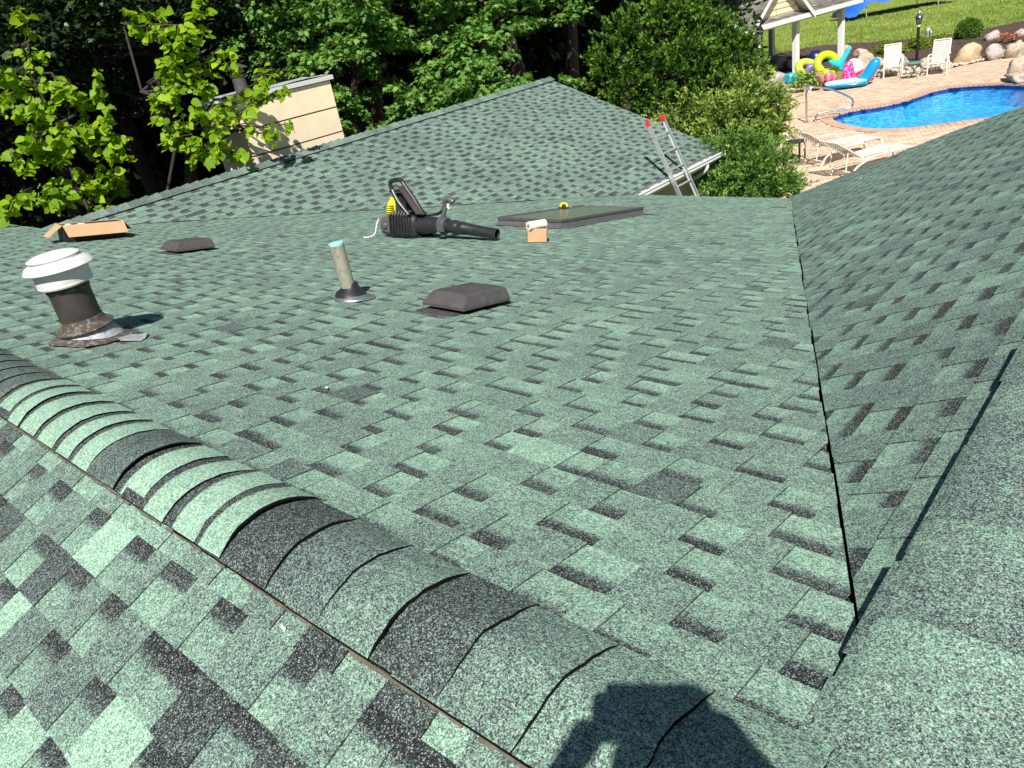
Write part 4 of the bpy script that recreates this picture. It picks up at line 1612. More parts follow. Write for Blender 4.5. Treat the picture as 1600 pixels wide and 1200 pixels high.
# ================================================================== THE PHOTOGRAPHER
def skin_mesh(name, chains, m_, parent, root_i=0, sub=2):
    """chains of (point, radius); equal points are shared"""
    bm = bmesh.new()
    lay_ = bm.verts.layers.skin.verify()
    seen = {}
    def vert(p, r):
        key = tuple(round(c, 4) for c in p)
        if key not in seen:
            v = bm.verts.new(p)
            v[lay_].radius = (r, r)
            seen[key] = v
        return seen[key]
    first = None
    for ch in chains:
        prev = None
        for p, r in ch:
            v = vert(p, r)
            if first is None:
                first = v
            if prev is not None and bm.edges.get((prev, v)) is None:
                bm.edges.new((prev, v))
            prev = v
    first[lay_].use_root = True
    me = bpy.data.meshes.new(name)
    bm.to_mesh(me)
    bm.free()
    me.materials.append(MATS[m_])
    o = bpy.data.objects.new(name, me)
    COL.objects.link(o)
    o.parent = parent
    md = o.modifiers.new('skin', 'SKIN')
    md.use_smooth_shade = True
    md = o.modifiers.new('sub', 'SUBSURF')
    md.levels = md.render_levels = sub
    WLOC[o] = V((0, 0, 0))
    return o


ph = MB()
# the lens sits in the phone's upper left corner, just behind the camera point
pc = V((0, 0, CAMZ)) + BACK * .062 + RIGHT * .042 + UPV * .024
ph.cbox(pc, (.150, .074, .008), .004, (RIGHT, UPV, BACK))
phone = tag(ph.build('phone', 'phone_glass'), 'black phone held up by the photographer above the near ridge', 'phone')
k = MB()
k.cbox(pc - RIGHT * .054 + UPV * .016 - BACK * .006, (.034, .036, .005), .003, (RIGHT, UPV, BACK))
k.build('camera_bump', 'phone_glass', phone)

HF = V((-.7184, .6956, 0))          # horizontal facing
HR = V((.6956, .7184, 0))           # their right
head_c = V((0, 0, CAMZ)) - HF * .33 + HR * .052 + V((0, 0, .140))
hip = V((head_c.x, head_c.y, 0)) - HF * .16 - HR * .03
footz = lambda p: zA(p.y) + .014
chest = head_c - HF * .07 + V((0, 0, -.40))
hip.z = chest.z - .40
neck = head_c - HF * .035 + V((0, 0, -.145))
person = empty('person', (hip.x, hip.y, zA(hip.y)), 'person in grey shirt and dark cap holding up a phone to photograph', 'person')
for_world = person.location.copy()


def pw(p): return tuple(V(p) - for_world)


lh = pc - RIGHT * .088 - UPV * .022
rh = pc + RIGHT * .088 - UPV * .012
shL, shR = chest - HR * .185 + V((0, 0, .13)), chest + HR * .185 + V((0, 0, .13))
elL = shL.lerp(lh, .5) - HR * .25 + V((0, 0, -.14)) - HF * .03
elR = shR.lerp(rh, .5) + HR * .09 + V((0, 0, -.19)) - HF * .03
wrL = lh + (elL - lh).normalized() * .085
wrR = rh + (elR - rh).normalized() * .085
fL = hip - HR * .15 + HF * .02
fR = hip + HR * .15 - HF * .05
fL.z, fR.z = footz(fL) + .07, footz(fR) + .07
mid = lambda a, b, t=.5: a.lerp(b, t)
knL, knR = mid(hip - HR * .10, fL) + HF * .06, mid(hip + HR * .10, fR) + HF * .05
body = [
    [(pw(hip), .15), (pw(mid(hip, chest)), .135), (pw(chest), .155), (pw(chest + V((0, 0, .12))), .12), (pw(neck + V((0, 0, -.05))), .062), (pw(neck), .055), (pw(head_c + V((0, 0, -.06))), .07), (pw(head_c + V((0, 0, .02))), .098), (pw(head_c + V((0, 0, .085))), .07)],
    [(pw(chest + V((0, 0, .12))), .12), (pw(shL), .062), (pw(mid(shL, elL)), .052), (pw(elL), .043), (pw(mid(elL, wrL)), .040), (pw(wrL), .027), (pw(lh), .030)],
    [(pw(chest + V((0, 0, .12))), .12), (pw(shR), .062), (pw(mid(shR, elR)), .052), (pw(elR), .043), (pw(mid(elR, wrR)), .040), (pw(wrR), .027), (pw(rh), .030)],
    [(pw(hip), .15), (pw(hip - HR * .10 + V((0, 0, -.09))), .098), (pw(mid(hip - HR * .1, knL)), .085), (pw(knL), .06), (pw(mid(knL, fL)), .058), (pw(fL), .042), (pw(fL + HF * .10 + V((0, 0, -.035))), .036), (pw(fL + HF * .19 + V((0, 0, -.045))), .028)],
    [(pw(hip), .15), (pw(hip + HR * .10 + V((0, 0, -.09))), .098), (pw(mid(hip + HR * .1, knR)), .085), (pw(knR), .06), (pw(mid(knR, fR)), .058), (pw(fR), .042), (pw(fR + HF * .10 + V((0, 0, -.035))), .036), (pw(fR + HF * .19 + V((0, 0, -.045))), .028)],
]
bd = skin_mesh('body', body, 'skin', person)
# clothing lies over the body, a little fuller
sh = [
    [(pw(hip + V((0, 0, -.02))), .165), (pw(mid(hip, chest)), .15), (pw(chest), .17), (pw(chest + V((0, 0, .125))), .132), (pw(neck + V((0, 0, -.06))), .07)],
    [(pw(chest + V((0, 0, .125))), .132), (pw(shL), .076), (pw(mid(shL, elL, .75)), .066)],
    [(pw(chest + V((0, 0, .125))), .132), (pw(shR), .076), (pw(mid(shR, elR, .75)), .066)],
]
skin_mesh('shirt', sh, 'shirt_grey', person)
pt = [
    [(pw(hip + V((0, 0, .02))), .163), (pw(hip - HR * .10 + V((0, 0, -.09))), .112), (pw(mid(hip - HR * .1, knL)), .097), (pw(knL), .074), (pw(mid(knL, fL)), .071), (pw(fL + V((0, 0, .03))), .062)],
    [(pw(hip + V((0, 0, .02))), .163), (pw(hip + HR * .10 + V((0, 0, -.09))), .112), (pw(mid(hip + HR * .1, knR)), .097), (pw(knR), .074), (pw(mid(knR, fR)), .071), (pw(fR + V((0, 0, .03))), .062)],
]
skin_mesh('trousers', pt, 'jeans', person)
for s_, (hnd, wr) in enumerate(((lh, wrL), (rh, wrR))):
    sgn = -1 if s_ == 0 else 1
    fing = []
    for i, ln in enumerate((.052, .058, .054, .044)):
        b0 = hnd + UPV * (.024 - .016 * i) - BACK * .006 + RIGHT * sgn * .004
        p1 = b0 - BACK * .024 - RIGHT * sgn * .012
        p2 = p1 - RIGHT * sgn * ln * .42 - BACK * .004
        p3 = p2 - RIGHT * sgn * ln * .30 + BACK * .006
        fing = [[(pw(b0 + BACK * .006), .0095), (pw(p1), .009), (pw(p2), .0085), (pw(p3), .0075)]]
        skin_mesh('finger', fing, 'skin', person, sub=1)
    b0 = hnd - UPV * .022 + BACK * .012
    p1 = b0 + BACK * .016 - RIGHT * sgn * .022 + UPV * .008
    p2 = p1 - RIGHT * sgn * .028 + UPV * .012
    skin_mesh('thumb', [[(pw(b0), .012), (pw(p1), .0105), (pw(p2), .009)]], 'skin', person, sub=1)
k = MB()
hz = V((0, 0, 1))
k.lathe([(.108, .0), (.112, .012), (.110, .05), (.092, .085), (.055, .108), (.01, .116)], head_c + V((0, 0, .045)), (HR, HF, hz), n=24)
k.hexa([head_c + HR * a + HF * b + hz * c for a, b, c in ((-.085, .07, .048), (.085, .07, .048), (.06, .185, .030), (-.06, .185, .030), (-.085, .07, .056), (.085, .07, .056), (.06, .185, .038), (-.06, .185, .038))])
k.build('cap', 'cap_denim', person, smooth=True)
for s_ in (-1, 1):
    k = MB()
    k.lathe([(.012, 0), (.028, .006), (.030, .014), (.016, .02)], head_c + HR * s_ * .094 + V((0, 0, -.01)) - HF * .01, (HF, hz, HR * s_), n=12)
    k.build('ear', 'skin', person, smooth=True)
k = MB()
k.tube([head_c + HF * .092 + hz * .02, head_c + HF * .115 + hz * -.012, head_c + HF * .112 + hz * -.028, head_c + HF * .09 + hz * -.032], [.010, .014, .017, .010], 8)
k.build('nose', 'skin', person, smooth=True)
for s_ in (-1, 1):
    k = MB()
    k.lathe([(.001, .0), (.011, .003), (.013, .008), (.001, .010)], head_c + HF * .086 + HR * s_ * .034 + hz * .012, (HR, hz, HF), n=12)
    k.build('eye', 'white_paint', person, smooth=True)
k = MB()
k.tube(catmull([head_c + HF * .078 + HR * a + hz * (-.062 + .02 * abs(a) * 10 * .1) for a in (-.028, -.01, .01, .028)], 3), .006, 6)
k.build('mouth', 'pad_fabric', person, smooth=True)
for p in (fL, fR):
    k = MB()
    k.tube([p - HF * .055 + hz * -.02, p + hz * -.012, p + HF * .10 + hz * -.036, p + HF * .205 + hz * -.048], [.05, .058, .050, .030], 12)
    k.build('boot', 'boot', person, smooth=True)

# ================================================================== GROUND
def smooth(a, b, x):
    t = max(0.0, min(1.0, (x - a) / (b - a)))
    return t * t * (3 - 2 * t)


def gz(x, y):
    """ground level: yard flat at the deck, lower court round the house, wooded bank on the left"""
    z = -.045
    z += (GROUND + .045) * (1 - smooth(13.2, 15.6, y)) * (1 - smooth(9.0, 16.0, x))
    d = -x - .55 * y
    bank = max(0.0, (-x - 28) * .30) * smooth(-34, -12, -y * .0 - 40 - x + 12)
    z += min(26, bank)
    z += max(0, y - 62) * .012
    return z


xs = [-400, -300, -220, -160, -120, -90, -70, -60, -52, -46, -40, -36, -32, -28] + [-26 + 1.0 * i for i in range(36)] + [12, 16, 22, 30, 45, 70, 110, 180, 300, 400]
ys = [-400, -250, -150, -90, -50, -30, -20, -12, -6, 0, 3, 6, 9, 11, 12, 12.6] + [13.0 + .4 * i for i in range(10)] + [18, 20, 23, 26, 30, 34, 38, 43, 49, 56, 64, 75, 90, 120, 170, 240, 330, 450]
mb = MB()
nx, ny = len(xs), len(ys)
mb.faces([V((x, y, gz(x, y))) for x in xs for y in ys], [(i * ny + j, (i + 1) * ny + j, (i + 1) * ny + j + 1, i * ny + j + 1) for i in range(nx - 1) for j in range(ny - 1) if not (-11.5 <= xs[i] and xs[i + 1] <= 5 and 18 <= ys[j] and ys[j + 1] <= 30)])
tag(mb.build('ground', 'lawn', own=False), kind='structure')

# ---- pool outline (deck level) ---------------------------------------------------------
near = [(1299, 186), (1316, 194), (1345, 200), (1385, 202), (1435, 199), (1490, 192), (1550, 184), (1630, 177)]
far = [(1310, 178), (1338, 171), (1370, 166), (1400, 160), (1430, 151), (1460, 141), (1492, 135), (1530, 132), (1575, 131), (1630, 136), (1660, 152)]
outl = [pix(*p) for p in near] + [pix(*p) for p in reversed(far)]
POOL = catmull(outl, 5, closed=True)


def inside(p, poly):
    c = False
    n = len(poly)
    for i in range(n):
        a, b = poly[i], poly[(i + 1) % n]
        if (a.y > p[1]) != (b.y > p[1]) and p[0] < (b.x - a.x) * (p[1] - a.y) / (b.y - a.y) + a.x:
            c = not c
    return c


def offset(poly, d):
    out = []
    n = len(poly)
    ar = sum(poly[i].x * poly[(i + 1) % n].y - poly[(i + 1) % n].x * poly[i].y for i in range(n))
    s = 1 if ar > 0 else -1
    for i in range(n):
        t = (poly[(i + 1) % n] - poly[i - 1]).normalized()
        out.append(poly[i] + V((t.y, -t.x, 0)) * d * s)
    return out


COPE = offset(POOL, .30)
# basin: dark printed band under the coping, blue walls, sloping floor
n = len(POOL)
mb = MB()
lev = [(0.0, -.01), (0.0, -.17), (0.0, -.5), (0.0, -.62)]
rings = [[p + V((0, 0, z)) for p in offset(POOL, o_)] for o_, z in lev]
mb.use('liner_band')
mb.loft(rings[:2])
mb.use('pool_liner')
mb.loft(rings[1:], False, True)
tag(mb.build('pool_basin'), kind='structure')
mb = MB()
mb.face([p + V((0, 0, -.09)) for p in offset(POOL, -.004)])
tag(mb.build('water', 'pool_water'), kind='structure')

# ---- paved deck ------------------------------------------------------------------------
deckp = [pix(*p) for p in ((1150, 180), (1200, 150), (1222, 138), (1262, 134), (1345, 123), (1390, 118), (1450, 113), (1495, 104), (1530, 97), (1565, 88), (1620, 74), (1700, 60))]
DECK = catmull(deckp, 3) + [V((8, 34, 0)), V((8, 14.6, 0)), V((-9, 14.6, 0)), V((-12, 18.5, 0)), V((-13.2, 22, 0))]
deck = MB()
# bed of joint sand: quads over the bounding box, kept where the deck is and the pool is not
stp = .3
x = -14
def fill(mb, poly, hole, z, step, x0, x1, y0, y1):
    i = 0
    X = x0
    while X < x1:
        Y = y0
        while Y < y1:
            c = (X + step / 2, Y + step / 2)
            if inside(c, poly) and not (hole and inside(c, hole)):
                mb.face([(X, Y, z), (X + step, Y, z), (X + step, Y + step, z), (X, Y + step, z)])
            Y += step
        X += step
fill(deck, DECK, offset(POOL, -.02), -.018, stp, -14, 8, 14, 36)
deck_o = tag(deck.build('pool_deck', 'joint_sand'), kind='structure')

rgd = random.Random(12)
ang = math.radians(24)
e1, e2 = V((math.cos(ang), math.sin(ang), 0)), V((-math.sin(ang), math.cos(ang), 0))
PL, PW = .24, .12
pav = []
hole = offset(POOL, .31)
for j in range(-40, 300):
    for i in range(-90, 90):
        c = e1 * ((i + .5 * (j % 2)) * PL) + e2 * (j * PW + 8)
        if not (-14 < c.x < 3.5 and 14.6 < c.y < 36):
            continue
        pr = project(c)
        if not pr or not (1180 < pr[0] < 1640 and pr[1] > 55 and pr[1] < 330):
            continue
        if inside(c, DECK) and not inside(c, hole):
            pav.append((pr[2], c))
pav.sort(key=lambda t: t[0])
ptm = {}


def paver_mesh(mn):
    k = MB()
    k.cbox((0, 0, 0), (PL - .008, PW - .008, .05), .006)
    o = k.build('paver', mn, own=False)
    me = o.data
    bpy.data.objects.remove(o)
    return me


pm = [paver_mesh(mn) for mn in ('paver', 'paver_pale', 'paver_red')]
Rz = Matrix.Rotation(ang, 4, 'Z')
# pavers the roof does not hide, nearest first
def hidden_by_roof(c):
    pr = project(c)
    px, py = pr[0], pr[1]
    return py > 308 - (px - 1235) * .40 if px > 1235 else (py > 300 or px < 1205)
cnt = 0
restp = MB()
for d, c in pav:
    k = rgd.choice((0, 0, 1, 1, 2))
    if cnt < 300 and not hidden_by_roof(c):
        o = bpy.data.objects.new('paver', pm[k])
        COL.objects.link(o)
        o.parent = deck_o
        o.location = c + V((0, 0, -.0255 + rgd.uniform(-.002, .002))) - WLOC[deck_o]
        o.rotation_euler = (0, 0, ang)
        cnt += 1
    else:
        restp.use(('paver', 'paver_pale', 'paver_red')[k])
        h = rgd.uniform(-.002, .002)
        a, b, ch = PL / 2 - .004, PW / 2 - .004, .005
        tp = [c + e1 * i * (a - ch) + e2 * j * (b - ch) + V((0, 0, h)) for i, j in ((-1, -1), (1, -1), (1, 1), (-1, 1))]
        bt = [c + e1 * i * a + e2 * j * b + V((0, 0, -.02)) for i, j in ((-1, -1), (1, -1), (1, 1), (-1, 1))]
        restp.faces(bt + tp, [(4, 5, 6, 7), (0, 1, 5, 4), (1, 2, 6, 5), (2, 3, 7, 6), (3, 0, 4, 7)])
restp.build('paver_field', None, deck_o, kind='stuff')
# coping: bullnose bricks set on end round the water
mb = MB()
m2 = len(POOL)
cj = MB()
cj.loft([[p + V((0, 0, -.05)) for p in offset(POOL, .01)], [p + V((0, 0, -.006)) for p in offset(POOL, .01)], [p + V((0, 0, -.006)) for p in offset(POOL, .30)]])
cop = cj.build('coping', 'coping_joint', deck_o)
i = 0
per = []
acc = 0
pts2 = POOL + [POOL[0]]
inn, outn = offset(POOL, -.03), offset(POOL, .285)
inn.append(inn[0]); outn.append(outn[0])
for i in range(m2):
    L = (pts2[i + 1] - pts2[i]).length
    k = max(1, round(L / .21))
    for j in range(k):
        ta, tb_ = (j + .05) / k, (j + .95) / k
        a, b = inn[i].lerp(inn[i + 1], ta), inn[i].lerp(inn[i + 1], tb_)
        c, d = outn[i].lerp(outn[i + 1], tb_), outn[i].lerp(outn[i + 1], ta)
        pr = project(a)
        if pr and 1250 < pr[0] < 1640 and pr[1] < 230 and L / k < .6:
            q = MB()
            h = rgd.uniform(.012, .016)
            q.hexa([p + V((0, 0, -.045)) for p in (d, c, b, a)] + [p + V((0, 0, h)) for p in (d, c, b, a)])
            q.build('coping_brick', 'coping', cop)

# ---- planting bed ---------------------------------------------------------------------------
bedf = [pix(*p) for p in ((1150, 140), (1215, 118), (1262, 112), (1345, 108), (1390, 110), (1450, 108), (1495, 101), (1530, 94), (1565, 85), (1620, 71), (1700, 56))]
bedb = [pix(*p) for p in ((1130, 118), (1200, 90), (1230, 80), (1280, 71), (1340, 66), (1400, 62), (1445, 56), (1480, 53), (1520, 48), (1560, 40), (1610, 30), (1700, 14))]
F_, B_ = catmull(bedf, 4), catmull(bedb, 4)
nb = 10
def bedz(t): return .015 + .16 * math.sin(math.pi * min(1, max(0, t))) ** .8
def along(line, s):
    k = s * (len(line) - 1)
    i = min(int(k), len(line) - 2)
    return line[i].lerp(line[i + 1], k - i)
ns = 60
mb = MB()
grid = []
rgb = random.Random(6)
for i in range(ns + 1):
    a, b = along(F_, i / ns), along(B_, i / ns)
    grid.append([a.lerp(b, j / nb) + V((0, 0, bedz(j / nb) - .05 * (j in (0, nb)) + rgb.uniform(-.02, .02))) for j in range(nb + 1)])
for i in range(ns):
    for j in range(nb):
        mb.face([grid[i][j], grid[i + 1][j], grid[i + 1][j + 1], grid[i][j + 1]])
bed = tag(mb.build('mulch_bed', 'mulch', smooth=True), kind='structure')
mb = MB()
for _ in range(5000):
    s, t = rgb.random(), rgb.random()
    i, j = min(int(s * ns), ns - 1), min(int(t * nb), nb - 1)
    p = grid[i][j].lerp(grid[i + 1][j], rgb.random()).lerp(grid[i][j + 1], rgb.random() * .9) + V((0, 0, .012))
    q = rgb.uniform(0, 3.14)
    d = V((math.cos(q), math.sin(q), rgb.uniform(-.3, .3))) * rgb.uniform(.02, .055)
    w = V((-d.y, d.x, rgb.uniform(0, .01))) * .35
    mb.face([p - d - w, p + d - w, p + d + w, p - d + w])
tag(mb.build('bark_chips', 'mulch_chip'), 'loose dark bark chips covering the planting bed', 'mulch', kind='stuff')
# pale pebbles along the front of the bed
mb = MB()
ico = [V(p).normalized() for p in ((0, 0, 1), (1, 0, .1), (0, 1, .1), (-1, 0, .1), (0, -1, .1), (.7, .7, -.3), (-.7, .7, -.3), (-.7, -.7, -.3), (.7, -.7, -.3), (.6, .1, .7), (-.5, .4, .7), (0, -.6, .75))]
icof = [(0, 9, 10), (0, 10, 11), (0, 11, 9), (9, 1, 2), (9, 2, 10), (10, 2, 3), (10, 3, 11), (11, 3, 4), (11, 4, 1), (11, 1, 9), (1, 5, 2), (2, 6, 3), (3, 7, 4), (4, 8, 1), (1, 8, 5), (2, 5, 6), (3, 6, 7), (4, 7, 8)]
for _ in range(950):
    s = rgb.uniform(.36, 1.0)
    p = along(F_, s) + (along(catmull(deckp, 4), s) - along(F_, s)) * rgb.uniform(-.35, 1.05)
    r = rgb.uniform(.03, .085)
    sx_, sy_, sz_ = r * rgb.uniform(.8, 1.5), r * rgb.uniform(.8, 1.3), r * rgb.uniform(.5, .9)
    p = p + V((0, 0, .02 + rgb.uniform(0, .05)))
    mb.faces([p + V((v.x * sx_, v.y * sy_, v.z * sz_)) for v in ico], icof)
tag(mb.build('pebbles', 'pebble', smooth=True), 'pale river pebbles edging the planting bed beside the pavers', 'pebbles', kind='stuff')


def rock(px, py, wpx, label, m_, hr=.55, seed=0, flat=1.0, z=.08):
    rg = random.Random(seed * 7 + 3)
    c = pix(px, py, z)
    d = (c - V((0, 0, CAMZ))).length
    r = wpx / FPX * d / 2 * .86
    bm = bmesh.new()
    bmesh.ops.create_icosphere(bm, subdivisions=3, radius=1.0)
    off = V((rg.uniform(-9, 9), rg.uniform(-9, 9), rg.uniform(-9, 9)))
    from mathutils import noise
    cuts = [(V((rg.gauss(0, 1), rg.gauss(0, 1), rg.gauss(.2, .7))).normalized(), rg.uniform(.48, .82)) for _ in range(10)]
    for v in bm.verts:
        for nrm, dd in cuts:
            e = v.co.dot(nrm) - dd
            if e > 0:
                v.co -= nrm * e * .85
        v.co *= 1 + .34 * noise.noise(v.co * 1.2 + off) + .12 * noise.noise(v.co * 3.5 + off) + .05 * noise.noise(v.co * 9 + off)
        v.co = V((v.co.x * r * 1.05, v.co.y * r * rg.uniform(.98, 1.0) * .85, v.co.z * r * hr * flat * 1.6))
    me = bpy.data.meshes.new('rock')
    bm.to_mesh(me)
    bm.free()
    me.materials.append(MATS[m_])
    me.polygons.foreach_set('use_smooth', [True] * len(me.polygons))
    o = bpy.data.objects.new('rock', me)
    COL.objects.link(o)
    o.location = c + V((0, 0, r * hr * flat * .55))
    o.rotation_euler = (0, 0, rg.uniform(-.5, .5) + .7)
    tag(o, label, 'rock', 'rocks round the planting bed')


rock(1344, 88, 26, 'rounded grey rock right of the pool house post', 'rock_tan', seed=1)
rock(1353, 104, 32, 'tan rock showing behind the white swim ring', 'rock_tan', seed=2)
rock(1372, 103, 28, 'pointed tan rock touching the left white chair', 'rock_ochre', seed=3)
rock(1382, 80, 24, 'low flat rock left of the yellow-green shrub', 'rock_grey', seed=4, flat=.6)
rock(1409, 102, 26, 'shaded grey rock between left chair and lamp post', 'rock_grey', seed=5)
rock(1446, 103, 28, 'tan rock behind the small green table', 'rock_tan', seed=6)
rock(1463, 71, 20, 'pinkish rock above the right white chair back', 'rock_tan', seed=7)
rock(1476, 62, 17, 'flat pale rock left of the clipped round shrub', 'rock_ochre', seed=8, flat=.5)
rock(1511, 95, 40, 'large ochre rock right of the right white chair', 'rock_ochre', seed=9)
rock(1551, 89, 31, 'cracked grey rock right of the large ochre rock', 'rock_grey', seed=10)
rock(1589, 84, 34, 'tan rock at the right edge above the pebbles', 'rock_tan', seed=11)
rock(1547, 65, 26, 'rounded grey rock right of the clipped round shrub', 'rock_grey', seed=12)
rock(1596, 57, 24, 'pale rock at the right edge beyond the orange flowers', 'rock_grey', seed=13)
rock(1592, 98, 20, 'flat sandy rock above the pool boulders', 'rock_tan', seed=14, flat=.5)
rock(1590, 108, 34, 'upper reddish boulder stacked at the pool edge', 'rock_tan', seed=15, z=.30)
rock(1598, 123, 48, 'large flat boulder overhanging the pool edge', 'rock_tan', seed=16, flat=.42)
rock(1270, 101, 30, 'tan rock between the two nearer pool house posts', 'rock_tan', seed=17)
rock(1213, 108, 40, 'dark rock in shade left under the pool house', 'rock_grey', seed=18)
rock(1238, 106, 26, 'dark rock in shade beside the middle post', 'rock_grey', seed=19)
rock(1320, 82, 20, 'small tan rock right of the far pool house post', 'rock_tan', seed=20)
rock(1216, 128, 44, 'low dark boulder on the shaded floor of the pool house', 'rock_grey', seed=21, flat=.7)

# grass blades standing on the lawn in view
rg = np.random.default_rng(5)
n = 60000
pxs = rg.uniform(1180, 1640, n)
pys = rg.uniform(-6, 92, n) ** 1.0
P = []
for a, b in zip(pxs, pys):
    p = pix(a, b)
    P.append((p.x, p.y, -.05))
P = np.array(P)
keep = np.ones(n, bool)
bedpoly = F_ + list(reversed(B_))
for i in range(n):
    q = (P[i, 0], P[i, 1])
    if inside(q, bedpoly) or inside(q, DECK) or P[i, 1] > 75:
        keep[i] = False
    else:
        P[i, 2] = gz(*q) - .005
P = P[keep]
n = len(P)
D = rg.normal(size=(n, 3)) * .45
D[:, 2] += 1
Nn = rg.normal(size=(n, 3))
patch = .5 + .25 * np.sin(P[:, 0] * .9 + 1.3 * np.sin(P[:, 1] * .5)) * np.cos(P[:, 1] * .7)
GR = (np.array([(-.16, 0, 0), (.16, 0, 0), (.05, 1, .1)], float), [(0, 1, 2)])
o = leaves('lawn_grass', P, D, Nn, rg.uniform(.06, .15, n), np.clip(patch + rg.normal(0, .25, n), 0, 1), GR, 'grass_blade')
tag(o, 'mown grass blades of the lawn beyond the planting bed', 'grass', kind='stuff')

# ================================================================== POOL FURNITURE
def tubes(name, m_, parent, paths, r=.016, n=8):
    k = MB()
    for p in paths:
        k.tube(p, r, n)
    return k.build(name, m_, parent, smooth=True)


def face_to(d):
    X = V((d[0], d[1], 0)).normalized()
    return Matrix((X, V((-X.y, X.x, 0)), V((0, 0, 1)))).transposed().to_quaternion()


def lounger(loc, d, label, backang):
    """own frame: x from head end to foot end"""
    r = empty('sun_lounger', loc, label, 'sun lounger', 'white strap loungers by the pool', rot=face_to(d))
    h, w = .36, .31
    bx_ = .72
    bl_ = .78
    ca, sa = math.cos(backang), math.sin(backang)
    for s in (-1, 1):
        tubes('side_rail', 'frame_cream', r, [catmull([(bx_ - .05, s * w, h), (1.3, s * w, h + .01), (1.88, s * w, h), (1.96, s * w, h - .06), (1.97, s * w, 0)], 4)], .016)
        tubes('leg', 'frame_cream', r, [catmull([(.95, s * w, h), (.75, s * (w + .01), h - .05), (.5, s * (w + .01), .2), (.38, s * (w + .01), 0)], 5)], .02)
        tubes('back_rail', 'frame_cream', r, [[(bx_, s * w, h), (bx_ - bl_ * ca, s * w, h + bl_ * sa)]], .017)
        tubes('arm_rest', 'frame_cream', r, [catmull([(bx_ - .1, s * (w + .04), h), (bx_ - .05, s * (w + .05), h + .13), (bx_ + .1, s * (w + .05), h + .17), (bx_ + .5, s * (w + .05), h + .15), (bx_ + .62, s * (w + .02), h)], 4)], .012)
        tubes('prop', 'frame_cream', r, [[(bx_ - .45 * ca, s * (w - .05), h + .42 * sa), (.30, s * (w - .05), .16)]], .012)
    for pa, pb in (((bx_ - bl_ * ca, -w, h + bl_ * sa), (bx_ - bl_ * ca, w, h + bl_ * sa)), ((1.95, -w, .30), (1.95, w, .30)), ((.44, -w, .12), (.44, w, .12))):
        tubes('cross_bar', 'frame_cream', r, [[pa, pb]], .016)
    i = 0
    x = bx_ + .03
    while x < 1.92:
        k = MB()
        k.cbox((x, 0, h + .012), (.050, 2 * w + .05, .006), .002)
        k.build('strap', 'sling_cream', r)
        x += .058
    t = .03
    while t < bl_ - .02:
        k = MB()
        c = V((bx_ - t * ca, 0, h + t * sa)) + V((sa, 0, ca)) * .014
        k.cbox(c, (.040, 2 * w + .05, .006), .002, (V((-ca, 0, sa)), V((0, 1, 0)), V((sa, 0, ca))))
        k.build('strap', 'strap_brown', r)
        t += .072
    return r


lounger(V((-7.42, 17.55, 0)), (.56, .83), 'white strap lounger nearer the bushes, back half raised', .62)
lounger(V((-6.40, 16.55, 0)), (.53, .85), 'white strap lounger nearer the roof edge, back half raised', .60)


def round_table(loc, m_top, m_leg, r_, h, label, nleg=4, cross=False):
    t = empty('side_table', loc, label, 'side table')
    k = MB()
    k.lathe([(r_ - .02, h - .02), (r_, h - .015), (r_, h - .003), (r_ - .012, h)], loc, n=24)
    k.build('table_top', m_top, t)
    for i in range(nleg):
        q = 2 * math.pi * (i + .5) / nleg
        d = V((math.cos(q), math.sin(q), 0))
        if cross:
            tubes('leg', m_leg, t, [[V(loc) + d * r_ * .8 + V((0, 0, h - .02)), V(loc) - d * r_ * .9 + V((0, 0, 0))]], .014)
        else:
            tubes('leg', m_leg, t, [[V(loc) + d * r_ * .85 + V((0, 0, h - .02)), V(loc) + d * r_ * .9]], .022)
    return t


round_table(pix(1243, 250), 'table_black', 'table_black', .26, .45, 'low black side table at the head of the left lounger')
round_table(pix(1428, 122), 'table_green', 'table_green', .27, .50, 'small green table between the two white armchairs', cross=True)
# part of a white chair showing between the bushes
ch = empty('patio_chair', pix(1226, 246), 'white metal chair half hidden by the juniper branches', 'chair', rot=face_to((.6, .8)))
for s in (-1, 1):
    tubes('leg', 'frame_cream', ch, [catmull([(-.25, s * .28, 0), (-.25, s * .28, .5), (-.18, s * .28, .62), (.15, s * .28, .62), (.24, s * .28, .55), (.25, s * .28, 0)], 4)], .018)
k = MB()
k.cbox((0, 0, .40), (.5, .52, .02), .008)
k.build('seat', 'sling_cream', ch)
k = MB()
k.cbox((-.27, 0, .68), (.02, .52, .5), .008, (V((1, 0, .2)).normalized(), V((0, 1, 0)), V((-.2, 0, 1)).normalized()))
k.build('backrest', 'sling_cream', ch)


